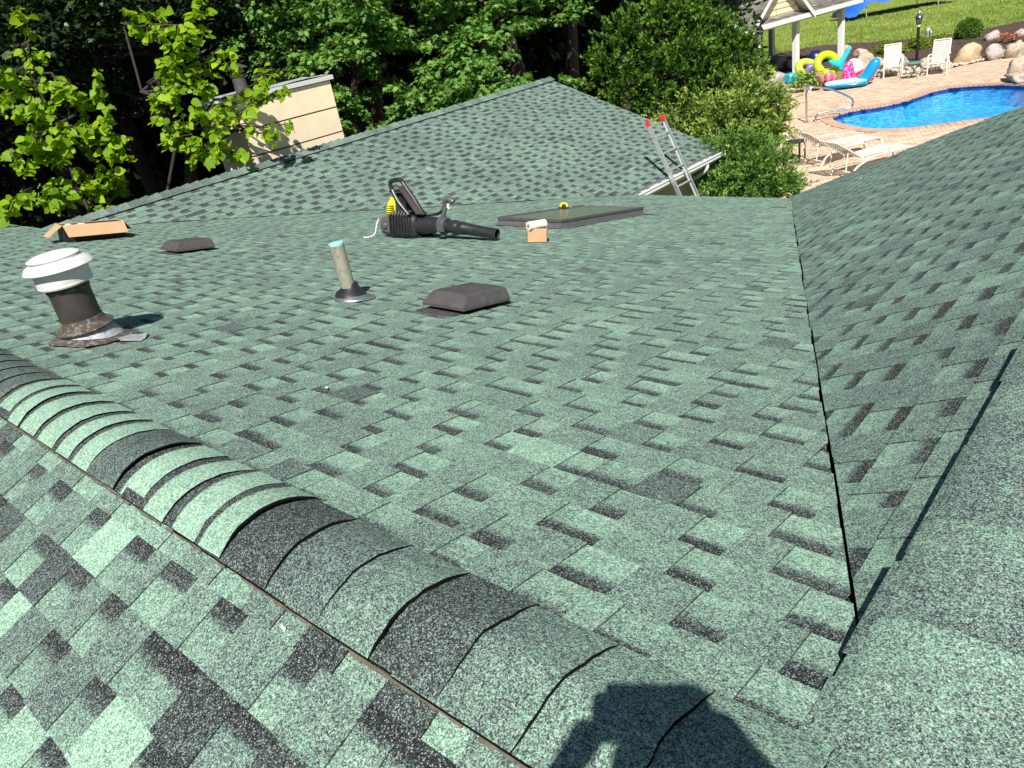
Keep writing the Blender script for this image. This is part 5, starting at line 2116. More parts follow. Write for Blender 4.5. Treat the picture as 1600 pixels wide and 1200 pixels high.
def armchair(loc, d, label):
    """own frame: x forward (towards the camera side), z up"""
    r = empty('garden_chair', loc, label, 'chair', 'white armchairs by the planting bed', rot=face_to(d))
    w = .29
    for s in (-1, 1):
        tubes('leg', 'frame_cream', r, [catmull([(.30, s * w, 0), (.30, s * w, .46), (.29, s * w, .56), (.22, s * w, .62), (0, s * w, .62), (-.20, s * w, .60)], 4)], .024)
        tubes('leg', 'frame_cream', r, [[(-.30, s * (w - .02), 0), (-.20, s * (w - .02), .36)]], .02)
        tubes('back_rail', 'frame_cream', r, [[(.28, s * (w - .035), .38), (-.16, s * (w - .035), .33), (-.42, s * (w - .035), 1.02)]], .018)
    tubes('cross_bar', 'frame_cream', r, [[(-.42, -w + .03, 1.02), (-.42, w - .03, 1.02)]], .018)
    tubes('cross_bar', 'frame_cream', r, [[(.29, -w, .37), (.29, w, .37)]], .018)
    t = .05
    A, Bp = V((-.16, 0, .33)), V((-.42, 0, 1.02))
    u = (Bp - A).normalized()
    nn = V((u.z, 0, -u.x))
    while t < .72:
        k = MB()
        k.cbox(A + u * t + nn * .018, (.052, 2 * w - .05, .008), .003, (u, V((0, 1, 0)), nn))
        k.build('strap', 'sling_cream', r)
        t += .062
    x = -.12
    while x < .28:
        k = MB()
        k.cbox((x, 0, .36 + (x + .14) * .11), (.052, 2 * w - .05, .008), .003)
        k.build('strap', 'sling_cream', r)
        x += .062
    return r


armchair(pix(1394, 120), (.35, -.94), 'white strap armchair on the left of the green table')
armchair(pix(1466, 115), (.10, -.99), 'white strap armchair on the right of the green table')

# ---- pool handrail -----------------------------------------------------------------------
p0 = pix(1260, 191)
pe = pix(1330, 180)
d = (pe - p0)
Lr = d.length
d.normalize()
hr = empty('pool_handrail', p0, 'bent stainless handrail at the shallow end of the pool', 'handrail')
hp_ = lambda a, z: p0 + d * a * Lr + V((0, 0, z))
tubes('rail', 'stainless', hr, [catmull([hp_(0, 0), hp_(0, .5), hp_(0, .80), hp_(.06, .92), hp_(.20, .93), hp_(.55, .80), hp_(.96, .50), hp_(1.03, .36), hp_(.98, .22), hp_(.7, .20), hp_(.38, .20), hp_(.24, .16), hp_(.20, 0)], 5)], .028, 10)
for a in (0, .2):
    k = MB()
    k.lathe([(.07, .014), (.072, .02), (.03, .035)], hp_(a, 0), n=16)
    k.build('base_plate', 'stainless', hr, smooth=True)

# ---- lamp post -----------------------------------------------------------------------------
lp = pix(1432, 99)
lamp = empty('lamp_post', lp, 'black garden lamp post standing in the bark bed', 'lamp post')
k = MB()
k.lathe([(.10, 0), (.10, .04), (.055, .08), (.05, 1.22), (.07, 1.24), (.05, 1.27)], lp, n=14)
k.build('post', 'dark_iron', lamp, smooth=True)
k = MB()
k.lathe([(.055, 1.26), (.055, 1.33), (.03, 1.34)], lp, n=14)
k.build('collar', 'white_paint', lamp, smooth=True)
k = MB()
k.lathe([(.06, 1.34), (.10, 1.37), (.125, 1.56), (.13, 1.58)], lp, n=6)
k.build('lantern', 'grey_plastic', lamp)
k = MB()
k.lathe([(.15, 1.58), (.10, 1.66), (.04, 1.70), (.03, 1.75), (.01, 1.78)], lp, n=12)
k.build('lantern_roof', 'stainless', lamp, smooth=True)
# small grey garden spigot post
gp_ = pix(1449, 66)
k = MB()
k.lathe([(.10, 0), (.09, .35), (.11, .40), (.10, .52), (.05, .58), (.01, .6)], gp_, n=14)
k.tube(catmull([gp_ + V((0, 0, .45)), gp_ + V((.12, -.1, .47)), gp_ + V((.17, -.14, .36))], 4), .03, 8)
tag(k.build('garden_spigot', 'lead_grey', smooth=True), 'small grey spigot post behind the lamp post', 'spigot')

# ---- orange flowers --------------------------------------------------------------------------
fc = pix(1575, 66, .12)
fl = empty('flower_clump', fc, 'small clump of orange flowers at the right edge of the bed', 'flowers')
k = MB()
rgf = random.Random(8)
for _ in range(34):
    c = fc + V((rgf.gauss(0, .22), rgf.gauss(0, .18), rgf.uniform(.05, .34)))
    for q in range(5):
        a = q * 1.2566 + rgf.random()
        dd = V((math.cos(a), math.sin(a), .3)) * .065
        k.face([c, c + dd + V((-dd.y, dd.x, 0)) * .4, c + dd * 1.5, c + dd - V((-dd.y, dd.x, 0)) * .4])
k.build('blossom', 'flower_orange', fl)
k = MB()
for _ in range(20):
    c = fc + V((rgf.gauss(0, .2), rgf.gauss(0, .16), -.05))
    k.tube([c, c + V((rgf.gauss(0, .05), rgf.gauss(0, .05), .3))], .006, 4)
k.build('stem', 'leaf_spread', fl)

# ---- blue tarpaulin shelter far out on the lawn ---------------------------------------------
tc_ = pix(1394, 17)
tarp = empty('tarpaulin_shelter', (tc_.x, tc_.y, gz(tc_.x, tc_.y)), 'bright blue tarpaulin shelter pitched far out on the lawn', 'shelter')
ex, ey = RIGHT.copy(), V((-RIGHT.y, RIGHT.x, 0))
ex.z = 0
ex.normalize()
ey.normalize()
tz = V((0, 0, 1))
def TP(a, b, c): return V((tc_.x, tc_.y, gz(tc_.x, tc_.y))) + ex * a + ey * b + tz * c
mb = MB()
nu, nv = 14, 8
gr = []
for i in range(nu + 1):
    a = -3.4 + 6.8 * i / nu
    row = []
    for j in range(nv + 1):
        b = -1.6 + 3.2 * j / nv
        e_ = max(0, abs(a) - 2.2)
        hgt_ = 1.75 - .9 * e_ - .30 * abs(b) - .10 * math.sin(i * 1.7) * (abs(b) / 1.6) - .45 * (abs(b) > 1.5)
        row.append(TP(a, b, max(.22, hgt_)))
    gr.append(row)
for i in range(nu):
    for j in range(nv):
        mb.face([gr[i][j], gr[i + 1][j], gr[i + 1][j + 1], gr[i][j + 1]])
mb.build('tarpaulin', 'tarp_blue', tarp, smooth=True)
for a, b in ((-2.2, -1.4), (2.2, -1.4), (-2.2, 1.4), (2.2, 1.4)):
    k = MB()
    k.tube([TP(a, b, 0), TP(a, b, 1.3)], .035, 8)
    k.build('pole', 'aluminium', tarp)

# ================================================================== POOL HOUSE
Pb0, Pb1 = V((-13.42, 27.9, 0)), V((-12.45, 34.55, 0))
pe_ = (Pb1 - Pb0).normalized()
pin = V((-pe_.y, pe_.x, 0))          # into the building (away from the pool)
if pin.x > 0:
    pin = -pin
plen = (Pb1 - Pb0).length
pho = empty('pool_house', Pb0.lerp(Pb1, .5), 'open white pool house with grey shingle roof and cream gable', 'pool house')
PHp = lambda s, t, z: Pb0 + pe_ * s + pin * t + V((0, 0, z))
bz = 2.12
for s, t in ((.35, .05), (2.85, .05), (6.15, .05), (.35, 3.2), (6.15, 3.2)):
    k = MB()
    k.cbox(PHp(s, t, bz / 2), (.20, .20, bz), .012, (pe_, pin, V((0, 0, 1))))
    po = k.build('post', 'white_paint', pho)
    k = MB()
    k.cbox(PHp(s, t, .06), (.27, .27, .12), .012, (pe_, pin, V((0, 0, 1))))
    k.build('post_base', 'white_paint', po)
for (s0, s1, t0, t1, nm) in ((0.1, 6.5, -.05, .15, 'beam'), (.1, 6.5, 3.1, 3.3, 'beam'), (.1, .3, .15, 3.1, 'beam'), (6.3, 6.5, .15, 3.1, 'beam')):
    k = MB()
    k.hexa([PHp(s, t, z) for z in (bz, bz + .2) for s, t in ((s0, t0), (s1, t0), (s1, t1), (s0, t1))])
    k.build(nm, 'white_paint', pho)
# main roof: two pitches, ridge parallel to the front
ez, rz_, td_ = bz + .22, bz + 1.25, 1.63
def main_z(t): return ez + (rz_ - ez) * (1 - abs(t - td_) / (td_ + .35))
sl0, sl1 = -.9, 7.0
for t0, t1 in ((-.35, td_), (td_, 2 * td_ + .35)):
    k = MB()
    k.hexa([PHp(s, t, main_z(t) - .08) for s, t in ((sl0, t0), (sl1, t0), (sl1, t1), (sl0, t1))] + [PHp(s, t, main_z(t)) for s, t in ((sl0, t0), (sl1, t0), (sl1, t1), (sl0, t1))])
    rp = k.build('roof_slope', 'roof_felt', pho)
    k = MB()
    nrow = 14
    rgp2 = random.Random(3)
    for i in range(nrow):
        ta, tb_ = t0 + (t1 - t0) * i / nrow, t0 + (t1 - t0) * (i + 1) / nrow
        up = t0 < 0
        lo, hi = (ta, tb_) if up else (tb_, ta)
        s = sl0 - rgp2.random() * .25
        while s < sl1:
            w = rgp2.uniform(.16, .34)
            a, b = max(s, sl0), min(s + w - .006, sl1)
            s += w
            if b <= a:
                continue
            tn = .5 + rgp2.gauss(0, .12)
            A, B2, C_, D_ = PHp(a, lo, main_z(lo) + .016), PHp(b, lo, main_z(lo) + .016), PHp(b, hi, main_z(hi) + .004), PHp(a, hi, main_z(hi) + .004)
            q = [A, B2, C_, D_] if not up else [B2, A, D_, C_]
            k.face(q, [(tn, 0, 0)] * 4)
            dzv = V((0, 0, -.016))
            k.face([A, A + dzv, B2 + dzv, B2], [(tn, .8, 0)] * 4)
    k.build('shingle_field', 'grey_shingle', rp, tone=True, kind='stuff')
k = MB()
k.hexa([PHp(s, t, z) for z in (ez - .13, ez + .03) for s, t in ((sl0, -.385), (sl1, -.385), (sl1, -.352), (sl0, -.352))])
k.build('fascia', 'white_paint', pho)
for s in (sl0 - .03, sl1):
    for t0, t1 in ((-.37, td_), (td_, 2 * td_ + .35)):
        k = MB()
        k.hexa([PHp(a, t, main_z(t) + z) for z in (-.16, .02) for a, t in ((s, t0), (s + .03, t0), (s + .03, t1), (s, t1))])
        k.build('barge_board', 'white_paint', pho)
# front gable
gs0, gs1, gp0 = -.35, 3.15, -.42
gm = (gs0 + gs1) / 2
gh = 1.6
def gz_(s): return ez - .06 + gh * (1 - abs(s - gm) / ((gs1 - gs0) / 2 + .25))
k = MB()
k.faces([PHp(gs0, -.06, ez - .02), PHp(gs1, -.06, ez - .02), PHp(gm, -.06, gz_(gm) - .08)], [(0, 1, 2)])
gab = k.build('gable', 'scale_cream', pho)
# fish-scale shingles row by row
rows = 7
for i in range(rows):
    z0 = ez + .0 + (gz_(gm) - .2 - ez) * i / rows
    half = (gs1 - gs0) / 2 * (1 - (z0 - ez + .04) / (gz_(gm) - .08 - ez)) - .06
    k = MB()
    wsc = .13
    nsc = int(2 * half / wsc)
    for j in range(nsc):
        c = gm - nsc * wsc / 2 + (j + .5) * wsc
        pts = [PHp(c - .062, -.075, z0 + .16), PHp(c - .062, -.088, z0 + .05), PHp(c - .04, -.09, z0 + .015), PHp(c, -.092, z0), PHp(c + .04, -.09, z0 + .015), PHp(c + .062, -.088, z0 + .05), PHp(c + .062, -.075, z0 + .16)]
        bk = [p + pin * .012 for p in pts]
        k.faces(pts + bk, [tuple(range(7))] + [(a, a + 1, a + 8, a + 7) for a in range(6)])
    if nsc:
        k.build('scale_row', 'scale_cream', gab)
for sgn in (-1, 1):
    a, b = gm, gm + sgn * ((gs1 - gs0) / 2 + .25)
    k = MB()
    k.hexa([PHp(s, t, gz_(s) + z) for z in (-.15, .02) for s, t in ((a, gp0 - .03), (b, gp0 - .03), (b, gp0), (a, gp0))])
    k.build('barge_board', 'white_paint', pho)
    k = MB()
    k.hexa([PHp(s, t, gz_(s) - .03) for s, t in ((a, gp0), (b, gp0), (b, 1.4), (a, 1.4))] + [PHp(s, t, gz_(s) + .014) for s, t in ((a, gp0), (b, gp0), (b, 1.4), (a, 1.4))])
    rp = k.build('roof_slope', 'soffit', pho)
    k = MB()
    for i in range(9):
        sa, sb_ = b + (a - b) * i / 9, b + (a - b) * (i + 1) / 9
        t = gp0 - .03
        while t < 1.4:
            w = rgp2.uniform(.16, .32)
            t2 = min(t + w - .006, 1.4)
            tn = .5 + rgp2.gauss(0, .12)
            q = [PHp(sa, t, gz_(sa) + .034), PHp(sb_, t, gz_(sb_) + .022), PHp(sb_, t2, gz_(sb_) + .022), PHp(sa, t2, gz_(sa) + .034)]
            k.face(q if sgn < 0 else q[::-1], [(tn, 0, 0)] * 4)
            t += w
    k.build('shingle_field', 'grey_shingle', rp, tone=True, kind='stuff')
# hanging lantern under the right end of the beam
k = MB()
hl_ = PHp(5.75, .05, bz - .16)
k.cbox(hl_, (.22, .22, .22), .03, (pe_, pin, V((0, 0, 1))))
k.build('lantern', 'lead_grey', pho)
# floor slab
k = MB()
k.hexa([PHp(s, t, z) for z in (-.04, .022) for s, t in ((-.2, -.1), (6.7, -.1), (6.7, 3.5), (-.2, 3.5))])
k.build('floor_slab', 'rock_grey', pho)
# tall cabinet against the left post and an iron palm ornament
cab = empty('bar_cabinet', PHp(.75, .9, .022), 'brown wooden bar counter at the left end of the pool house', 'counter')
k = MB()
k.cbox(PHp(.75, .9, .52), (.30, 1.5, 1.0), .015, (pe_, pin, V((0, 0, 1))))
k.build('cabinet', 'cardboard', cab)
k = MB()
k.cbox(PHp(.78, .9, 1.045), (.46, 1.7, .05), .012, (pe_, pin, V((0, 0, 1))))
k.build('counter_top', 'bark_pale', cab)
bw = empty('stone_column', PHp(.9, 2.4, .022), 'dark stone column standing behind the counter', 'column')
k = MB()
rgq = random.Random(5)
for i in range(12):
    k.cbox(PHp(.9 + rgq.uniform(-.02, .02), 2.4 + rgq.uniform(-.02, .02), .022 + .18 * i + .09), (.62, .62, .175), .02, (pe_, pin, V((0, 0, 1))))
k.build('shaft', 'rock_grey', bw)
pl_ = PHp(2.0, 2.2, .022)
palm = empty('palm_ornament', pl_, 'black metal palm tree ornament inside the pool house', 'ornament')
k = MB()
trunk_pts = catmull([pl_, pl_ + V((.03, .05, .6)), pl_ + V((.10, .16, 1.2)), pl_ + V((.2, .3, 1.68))], 5)
k.tube(trunk_pts, [.03] * len(trunk_pts), 6)
k.build('trunk', 'dark_iron', palm)
tp_ = trunk_pts[-1]
for i in range(7):
    a = i * .9
    dd = V((math.cos(a), math.sin(a), 0))
    pth = catmull([tp_, tp_ + dd * .18 + V((0, 0, .10)), tp_ + dd * .36 + V((0, 0, .02)), tp_ + dd * .46 + V((0, 0, -.16))], 4)
    k = MB()
    sd = V((-dd.y, dd.x, 0))
    for q in range(len(pth) - 1):
        w0, w1 = .07 * math.sin(math.pi * (q + .3) / len(pth)), .07 * math.sin(math.pi * (q + 1.3) / len(pth))
        k.face([pth[q] - sd * w0, pth[q] + sd * w0, pth[q + 1] + sd * w1, pth[q + 1] - sd * w1])
    k.build('frond', 'leaf_palm', palm)

# ================================================================== POOL TOYS
CX_, CY_ = RIGHT.copy(), V((0, 0, 1))
CX_.z = 0
CX_.normalize()
AW = V((-CX_.y, CX_.x, 0))           # away from the camera


def toy(name, label, cat, px, py, z=.0):
    c = pix(px, py, z)
    return c


def AXF(tilt, turn=0.0):
    X = (CX_ * math.cos(turn) + AW * math.sin(turn)).normalized()
    Aw = V((-X.y, X.x, 0))
    Zt = (V((0, 0, 1)) * math.cos(tilt) + Aw * math.sin(tilt)).normalized()
    return X, Zt, X.cross(Zt).normalized()


def loft_tube(path, rx, ry, n=14, ref=None):
    k = MB()
    path = [V(p) for p in path]
    rings = []
    for i, p in enumerate(path):
        t = (path[min(i + 1, len(path) - 1)] - path[max(i - 1, 0)]).normalized()
        a = (ref or AW).cross(t).normalized()
        b = t.cross(a)
        rings.append([p + a * math.cos(q) * rx[i] + b * math.sin(q) * ry[i] for q in [2 * math.pi * j / n for j in range(n)]])
    k.loft(rings, True, True)
    return k


def spot(px, py, dist):
    """point seen at (px, py) whose horizontal distance from the camera is dist"""
    r = RIGHT * (px - 800) - UPV * (py - 600) - BACK * FPX
    h = math.hypot(r.x, r.y)
    return V((r.x / h * dist, r.y / h * dist, CAMZ + r.z / h * dist))


UZ = V((0, 0, 1))
k = MB()
k.torus(spot(1292, 100, 31.1), .33, .135, AXF(.45), 32, 14)
tag(k.build('swim_ring', 'lime_vinyl', smooth=True), 'upright lime green swim ring on top of the toy pile', 'swim ring')
k = MB()
k.torus(spot(1266, 110, 31.7), .44, .14, AXF(.9, .5), 32, 14)
tag(k.build('swim_ring', 'lime_pale', smooth=True), 'pale lime swim ring leaning behind the upright one', 'swim ring')
k = MB()
k.lathe([(.02, -.30), (.14, -.27), (.25, -.18), (.30, 0), (.25, .18), (.14, .27), (.02, .30)], spot(1274, 92, 32.4), n=20)
tag(k.build('beach_ball', 'navy_vinyl', smooth=True), 'dark navy ball behind the lime swim rings', 'ball')
# turquoise tail fin: two curved lobes
c = spot(1314, 104, 30.9)
k = loft_tube(catmull([c - UZ * .10, c + UZ * .08, c + UZ * .24 + CX_ * .08, c + UZ * .44 + CX_ * .22, c + UZ * .62 + CX_ * .30], 4), [.06, .08, .10, .11, .12, .12, .12, .11, .10, .09, .085, .08, .075, .07, .06, .05, .02], [.07] * 15 + [.05, .02])
k2 = loft_tube(catmull([c + UZ * .04, c + UZ * .12 - CX_ * .14, c + UZ * .18 - CX_ * .30, c + UZ * .26 - CX_ * .42], 4), [.08, .10, .12, .12, .12, .11, .11, .10, .09, .08, .06, .04, .02], [.07] * 11 + [.05, .02])
k.faces(k2.v, k2.f)
tag(k.build('tail_fin_float', 'turquoise_vinyl', smooth=True), 'turquoise inflatable tail fin sticking up from the toy pile', 'float')
c = spot(1325, 127, 30.75)
k = loft_tube([c - UZ * .28 + CX_ * .05, c - UZ * .2 + CX_ * .04, c + UZ * .08 + CX_ * .02, c + UZ * .36, c + UZ * .55 + CX_ * .02, c + UZ * .66 + CX_ * .08], [.22, .28, .26, .20, .15, .06], [.16, .2, .2, .16, .13, .05])
tag(k.build('scaled_float', 'scale_vinyl', smooth=True), 'hot pink inflatable with a printed scale pattern', 'float')
k = MB()
k.lathe([(.02, -.06), (.25, -.055), (.31, 0), (.25, .055), (.02, .06)], spot(1335, 105, 31.5), AXF(.45), n=24)
tag(k.build('round_float', 'white_vinyl', smooth=True), 'round white float leaning behind the pink scaled one', 'float')
# blue float board with printed waves and a raised end
a, b = pix(1288, 141), pix(1356, 133)
fd = (b - a).normalized()
fs = V((-fd.y, fd.x, 0))
wf = empty('float_board', a.lerp(b, .5), 'long blue float board printed with white waves, its end raised', 'float')
k = MB()
rings = []
Lf = (b - a).length
for t, w, h in ((0, .06, .10), (.04, .24, .15), (.15, .40, .17), (.5, .46, .19), (.85, .42, .2), (.97, .3, .2), (1.0, .1, .16)):
    p = a + fd * Lf * t
    rings.append([p + fs * (w * math.cos(q)) + V((0, 0, .14 + h * .75 * math.sin(q))) for q in [2 * math.pi * j / 16 for j in range(16)]])
k.loft(rings, True, True)
k.use('wave_vinyl'); 
k.mats = ['blue_vinyl', 'wave_vinyl']
for i, f in enumerate(k.f):
    zavg = sum(k.v[j].z for j in f) / len(f)
    k.mi[i] = 1 if zavg > .175 else 0
k.build('float_body', None, wf, smooth=True)
k = loft_tube(catmull([b - fd * .32 + V((0, 0, .14)), b - fd * .10 + V((0, 0, .24)), b + fd * .12 + V((0, 0, .55)), b + fd * .30 + V((0, 0, .82))], 4), [.16, .18, .19, .19, .19, .19, .19, .185, .18, .175, .16, .13, .06], [.18, .22, .24, .25, .25, .25, .24, .23, .22, .2, .18, .14, .06], ref=fs)
k.build('raised_end', 'blue_vinyl', wf, smooth=True)
# pink flower-like float at the front
c = pix(1283, 139)
pf = empty('petal_float', c, 'crumpled coral pink float at the front of the toy pile', 'float')
for i in range(5):
    q = i * 1.2566 + .4
    k = MB()
    dd = CX_ * math.cos(q) + V((0, 0, 1)) * abs(math.sin(q)) * .7 + AW * math.sin(q) * .7
    k.lathe([(.02, -.05), (.16, -.04), (.20, .05), (.14, .16), (.02, .18)], c + V((0, 0, .22)) + dd.normalized() * .26, (dd.normalized().cross(V((0, 0, 1))).normalized(), V((0, 0, 1)), dd.normalized()), n=12)
    k.build('petal', 'pink_pale', pf, smooth=True)
c = pix(1300, 136) + AW * .2
k = loft_tube([c + V((0, 0, .05)) - CX_ * .2, c + V((0, 0, .12)) - CX_ * .1, c + V((0, 0, .24)), c + V((0, 0, .38)) + CX_ * .14, c + V((0, 0, .42)) + CX_ * .22], [.14, .24, .22, .17, .06], [.14, .2, .2, .16, .06])
tag(k.build('pink_cushion', 'pink_pale', smooth=True), 'plump coral pink cushion below the lime swim ring', 'float')
c = pix(1267, 134)
k = loft_tube(catmull([c - CX_ * .28 + V((0, 0, .02)), c - CX_ * .22 + V((0, 0, .40)), c + V((0, 0, .64)), c + CX_ * .22 + V((0, 0, .55))], 4), [.09, .1, .11, .12, .12, .13, .13, .13, .13, .13, .12, .09, .04], [.1] * 11 + [.08, .04])
tag(k.build('arched_float', 'purple_vinyl', smooth=True), 'purple arched float beside the pool house post', 'float')
c = pix(1277, 138) + AW * .25
k = MB()
k.lathe([(.20, .0), (.24, .06), (.20, .40), (.12, .5), (.02, .52)], c, n=14)
tag(k.build('striped_bag', 'white_vinyl', smooth=True), 'white bag standing between the purple and coral floats', 'bag')
c = pix(1237, 131)
k = MB()
k.cbox(c + V((0, 0, .22)), (.42, .34, .42), .06, AXF(.0, .3))
tag(k.build('cool_box', 'turquoise_vinyl'), 'turquoise block left of the middle pool house post', 'cooler')
c = pix(1350, 128) + AW * .15
k = MB()
gq = [[c + CX_ * (-.32 + .64 * i / 6) + AW * (-.2 + .4 * j / 4) + V((0, 0, .30 + .06 * math.sin(i * 1.4 + j) + .05 * math.cos(j * 2.1))) for j in range(5)] for i in range(7)]
for i in range(6):
    for j in range(4):
        k.face([gq[i][j], gq[i + 1][j], gq[i + 1][j + 1], gq[i][j + 1]])
for e in (gq[0], gq[6], [r[0] for r in gq], [r[4] for r in gq]):
    for p, q in zip(e, e[1:]):
        k.face([p, q, V((q.x, q.y, .02)), V((p.x, p.y, .02))])
tag(k.build('towel', 'red_fabric', smooth=True), 'crumpled red towel between the floats and the left white chair', 'towel')

# ================================================================== TREES AND SHRUBS
def dirv(px, py=150):
    r = RIGHT * (px - 800) - UPV * (py - 600) - BACK * FPX
    h = math.hypot(r.x, r.y)
    return V((r.x / h, r.y / h, 0)), r.z / h


def spot(px, py, dist):
    """point seen at (px, py) whose horizontal distance from the camera is dist"""
    d, e = dirv(px, py)
    return V((d.x * dist, d.y * dist, CAMZ + e * dist))


def tree(name, base, label, cat='tree', group=None):
    return empty(name, base, label, cat, group)


def sub(P, base):
    return P - np.array([base.x, base.y, base.z])[None]


# ---- lime-leaved tree hanging over the left wing (large heart-shaped leaves) -------------------
rg = np.random.default_rng(21)
rr = random.Random(21)


def lime_tree(base, top, anchors, label, seed):
    rg = np.random.default_rng(seed)
    rr = random.Random(seed)
    t = tree('heart_leaf_tree', base, label, 'tree', 'lime-leaved trees behind the left wing')
    mb = MB()
    stem = limb(mb, base, top, .045, .018, rr, 7, .05, 9)
    P, D, Nn, S, T = [], [], [], [], []
    for (a, spread, nl) in anchors:
        src = stem[min(range(len(stem)), key=lambda i: (stem[i] - a).length + (0 if stem[i].z < a.z + .6 else 1))]
        br = limb(mb, src, a, .022, .008, rr, 6, .10, 6)
        nl = int(nl * 1.55)
        ntw = max(3, int(nl / 14))
        for _ in range(ntw):
            o = br[rr.randint(3, len(br) - 1)]
            e = a + V((rr.gauss(0, spread), rr.gauss(0, spread), rr.gauss(-.02, spread * .95)))
            tw = limb(mb, o, e, .009, .003, rr, 4, .08, 4)
            for i in range(int(nl / ntw)):
                k = rr.uniform(.25, 1.0) * (len(tw) - 1)
                j = min(int(k), len(tw) - 2)
                p = tw[j].lerp(tw[j + 1], k - j)
                q = rr.uniform(0, 6.28)
                dd = V((math.cos(q), math.sin(q), rr.uniform(-1.1, .1)))
                P.append(p + V((rr.gauss(0, .03), rr.gauss(0, .03), rr.gauss(0, .03))))
                D.append(dd)
                nn = V((.33 + rr.gauss(0, .5), -.35 + rr.gauss(0, .5), .75 + rr.gauss(0, .35)))
                Nn.append(nn)
                S.append(rr.choice((.07, .09, .11, .13, .15)) * rr.uniform(.85, 1.15))
                T.append(min(1, max(0, rr.gauss(.55, .25))))
    mb.build('trunk', 'bark', t, smooth=True)
    P = np.array([tuple(p) for p in P])
    leaves('crown', sub(P, base), np.array([tuple(p) for p in D]), np.array([tuple(p) for p in Nn]), np.array(S), np.array(T), HEART, 'leaf_lime', t)
    return t


b1 = V((-13.2, 4.35, GROUND))
anch = [(spot(px, py, d), s, n) for px, py, d, s, n in (
    (45, 130, 12.6, .20, 34), (15, 165, 12.3, .22, 44), (30, 10, 12.8, .16, 20), (20, 240, 12.5, .25, 44), (110, 130, 12.8, .25, 50), (150, 150, 12.7, .18, 42), (95, 200, 12.6, .28, 75), (140, 215, 12.8, .25, 70),
    (85, 255, 12.6, .26, 75), (170, 250, 12.7, .2, 50), (205, 235, 12.6, .15, 26), (120, 300, 12.5, .22, 66), (75, 310, 12.4, .2, 50), (180, 290, 12.8, .2, 40), (20, 310, 12.3, .15, 22), (60, 180, 13.4, .3, 55), (150, 270, 13.4, .3, 55), (45, 60, 13.6, .3, 26))]
lime_tree(b1, V((-13.0, 4.3, 4.9)), anch, 'lime-leaved tree at the left edge above the opened carton', 3)
b2 = V((-13.6, 5.9, GROUND))
anch = [(spot(px, py, d), s, n) for px, py, d, s, n in (
    (215, 35, 13.4, .18, 30), (255, 40, 13.2, .16, 34), (290, 50, 13.0, .16, 34), (335, 30, 13.0, .16, 26), (345, 75, 12.9, .17, 34), (380, 95, 12.9, .14, 20), (275, 95, 13.1, .22, 60), (310, 120, 13.1, .24, 66), (275, 150, 13.0, .24, 66),
    (320, 165, 12.9, .22, 60), (250, 150, 13.0, .12, 16), (265, 190, 13.0, .18, 40), (300, 210, 12.9, .2, 44), (345, 200, 12.8, .2, 40), (395, 165, 12.75, .16, 30), (415, 120, 12.8, .15, 30), (440, 140, 12.7, .10, 18), (420, 205, 12.55, .13, 22), (455, 192, 12.5, .07, 8),
    (340, 235, 12.75, .16, 28), (380, 245, 12.7, .12, 20), (310, 255, 12.8, .10, 14), (285, 225, 13.0, .16, 20), (425, 105, 12.9, .08, 10))]
lime_tree(b2, V((-13.3, 6.0, 5.2)), anch, 'lime-leaved tree with branches hanging across the cream chimney', 4)

# ---- maples lit behind the left wing -------------------------------------------------------------
MG = 'maples along the edge of the wood'


def maple(base, height, clumps, label, seed, lsize=.125, mat_='leaf_maple'):
    rg = np.random.default_rng(seed)
    rr = random.Random(seed)
    t = tree('maple_tree', base, label, 'tree', MG)
    mb = MB()
    stem = limb(mb, base, base + V((rr.uniform(-.4, .4), rr.uniform(-.4, .4), height)), .22, .06, rr, 9, .03, 9)
    cs, rs_, ns = [], [], []
    for c, r, n in clumps:
        src = min(stem, key=lambda p: (p - c).length + (0 if p.z < c.z else .8))
        br = limb(mb, src, c, .05, .015, rr, 6, .07, 6)
        n = int(n * 1.35)
        m_ = max(4, int(n / 60))
        for _ in range(m_):
            off = V((rr.gauss(0, .55), rr.gauss(0, .55), rr.gauss(0, .45))) * r
            e = c + off
            limb(mb, br[rr.randint(3, len(br) - 1)], e, .012, .004, rr, 3, .08, 4)
            rad = r * rr.uniform(.30, .5)
            cs.append(tuple(e - base))
            rs_.append((rad, rad, rad * .42))
            ns.append(int(n / m_))
    mb.build('trunk', 'bark', t, smooth=True)
    a = clump_leaves(rg, cs, rs_, ns, lsize, droop=.35, shell=.2, up=1.1)
    leaves('crown', *a, MAPLE, mat_, t)
    return t


def cl(lst):
    return [(spot(px, py, d), r, n) for px, py, d, r, n in lst]


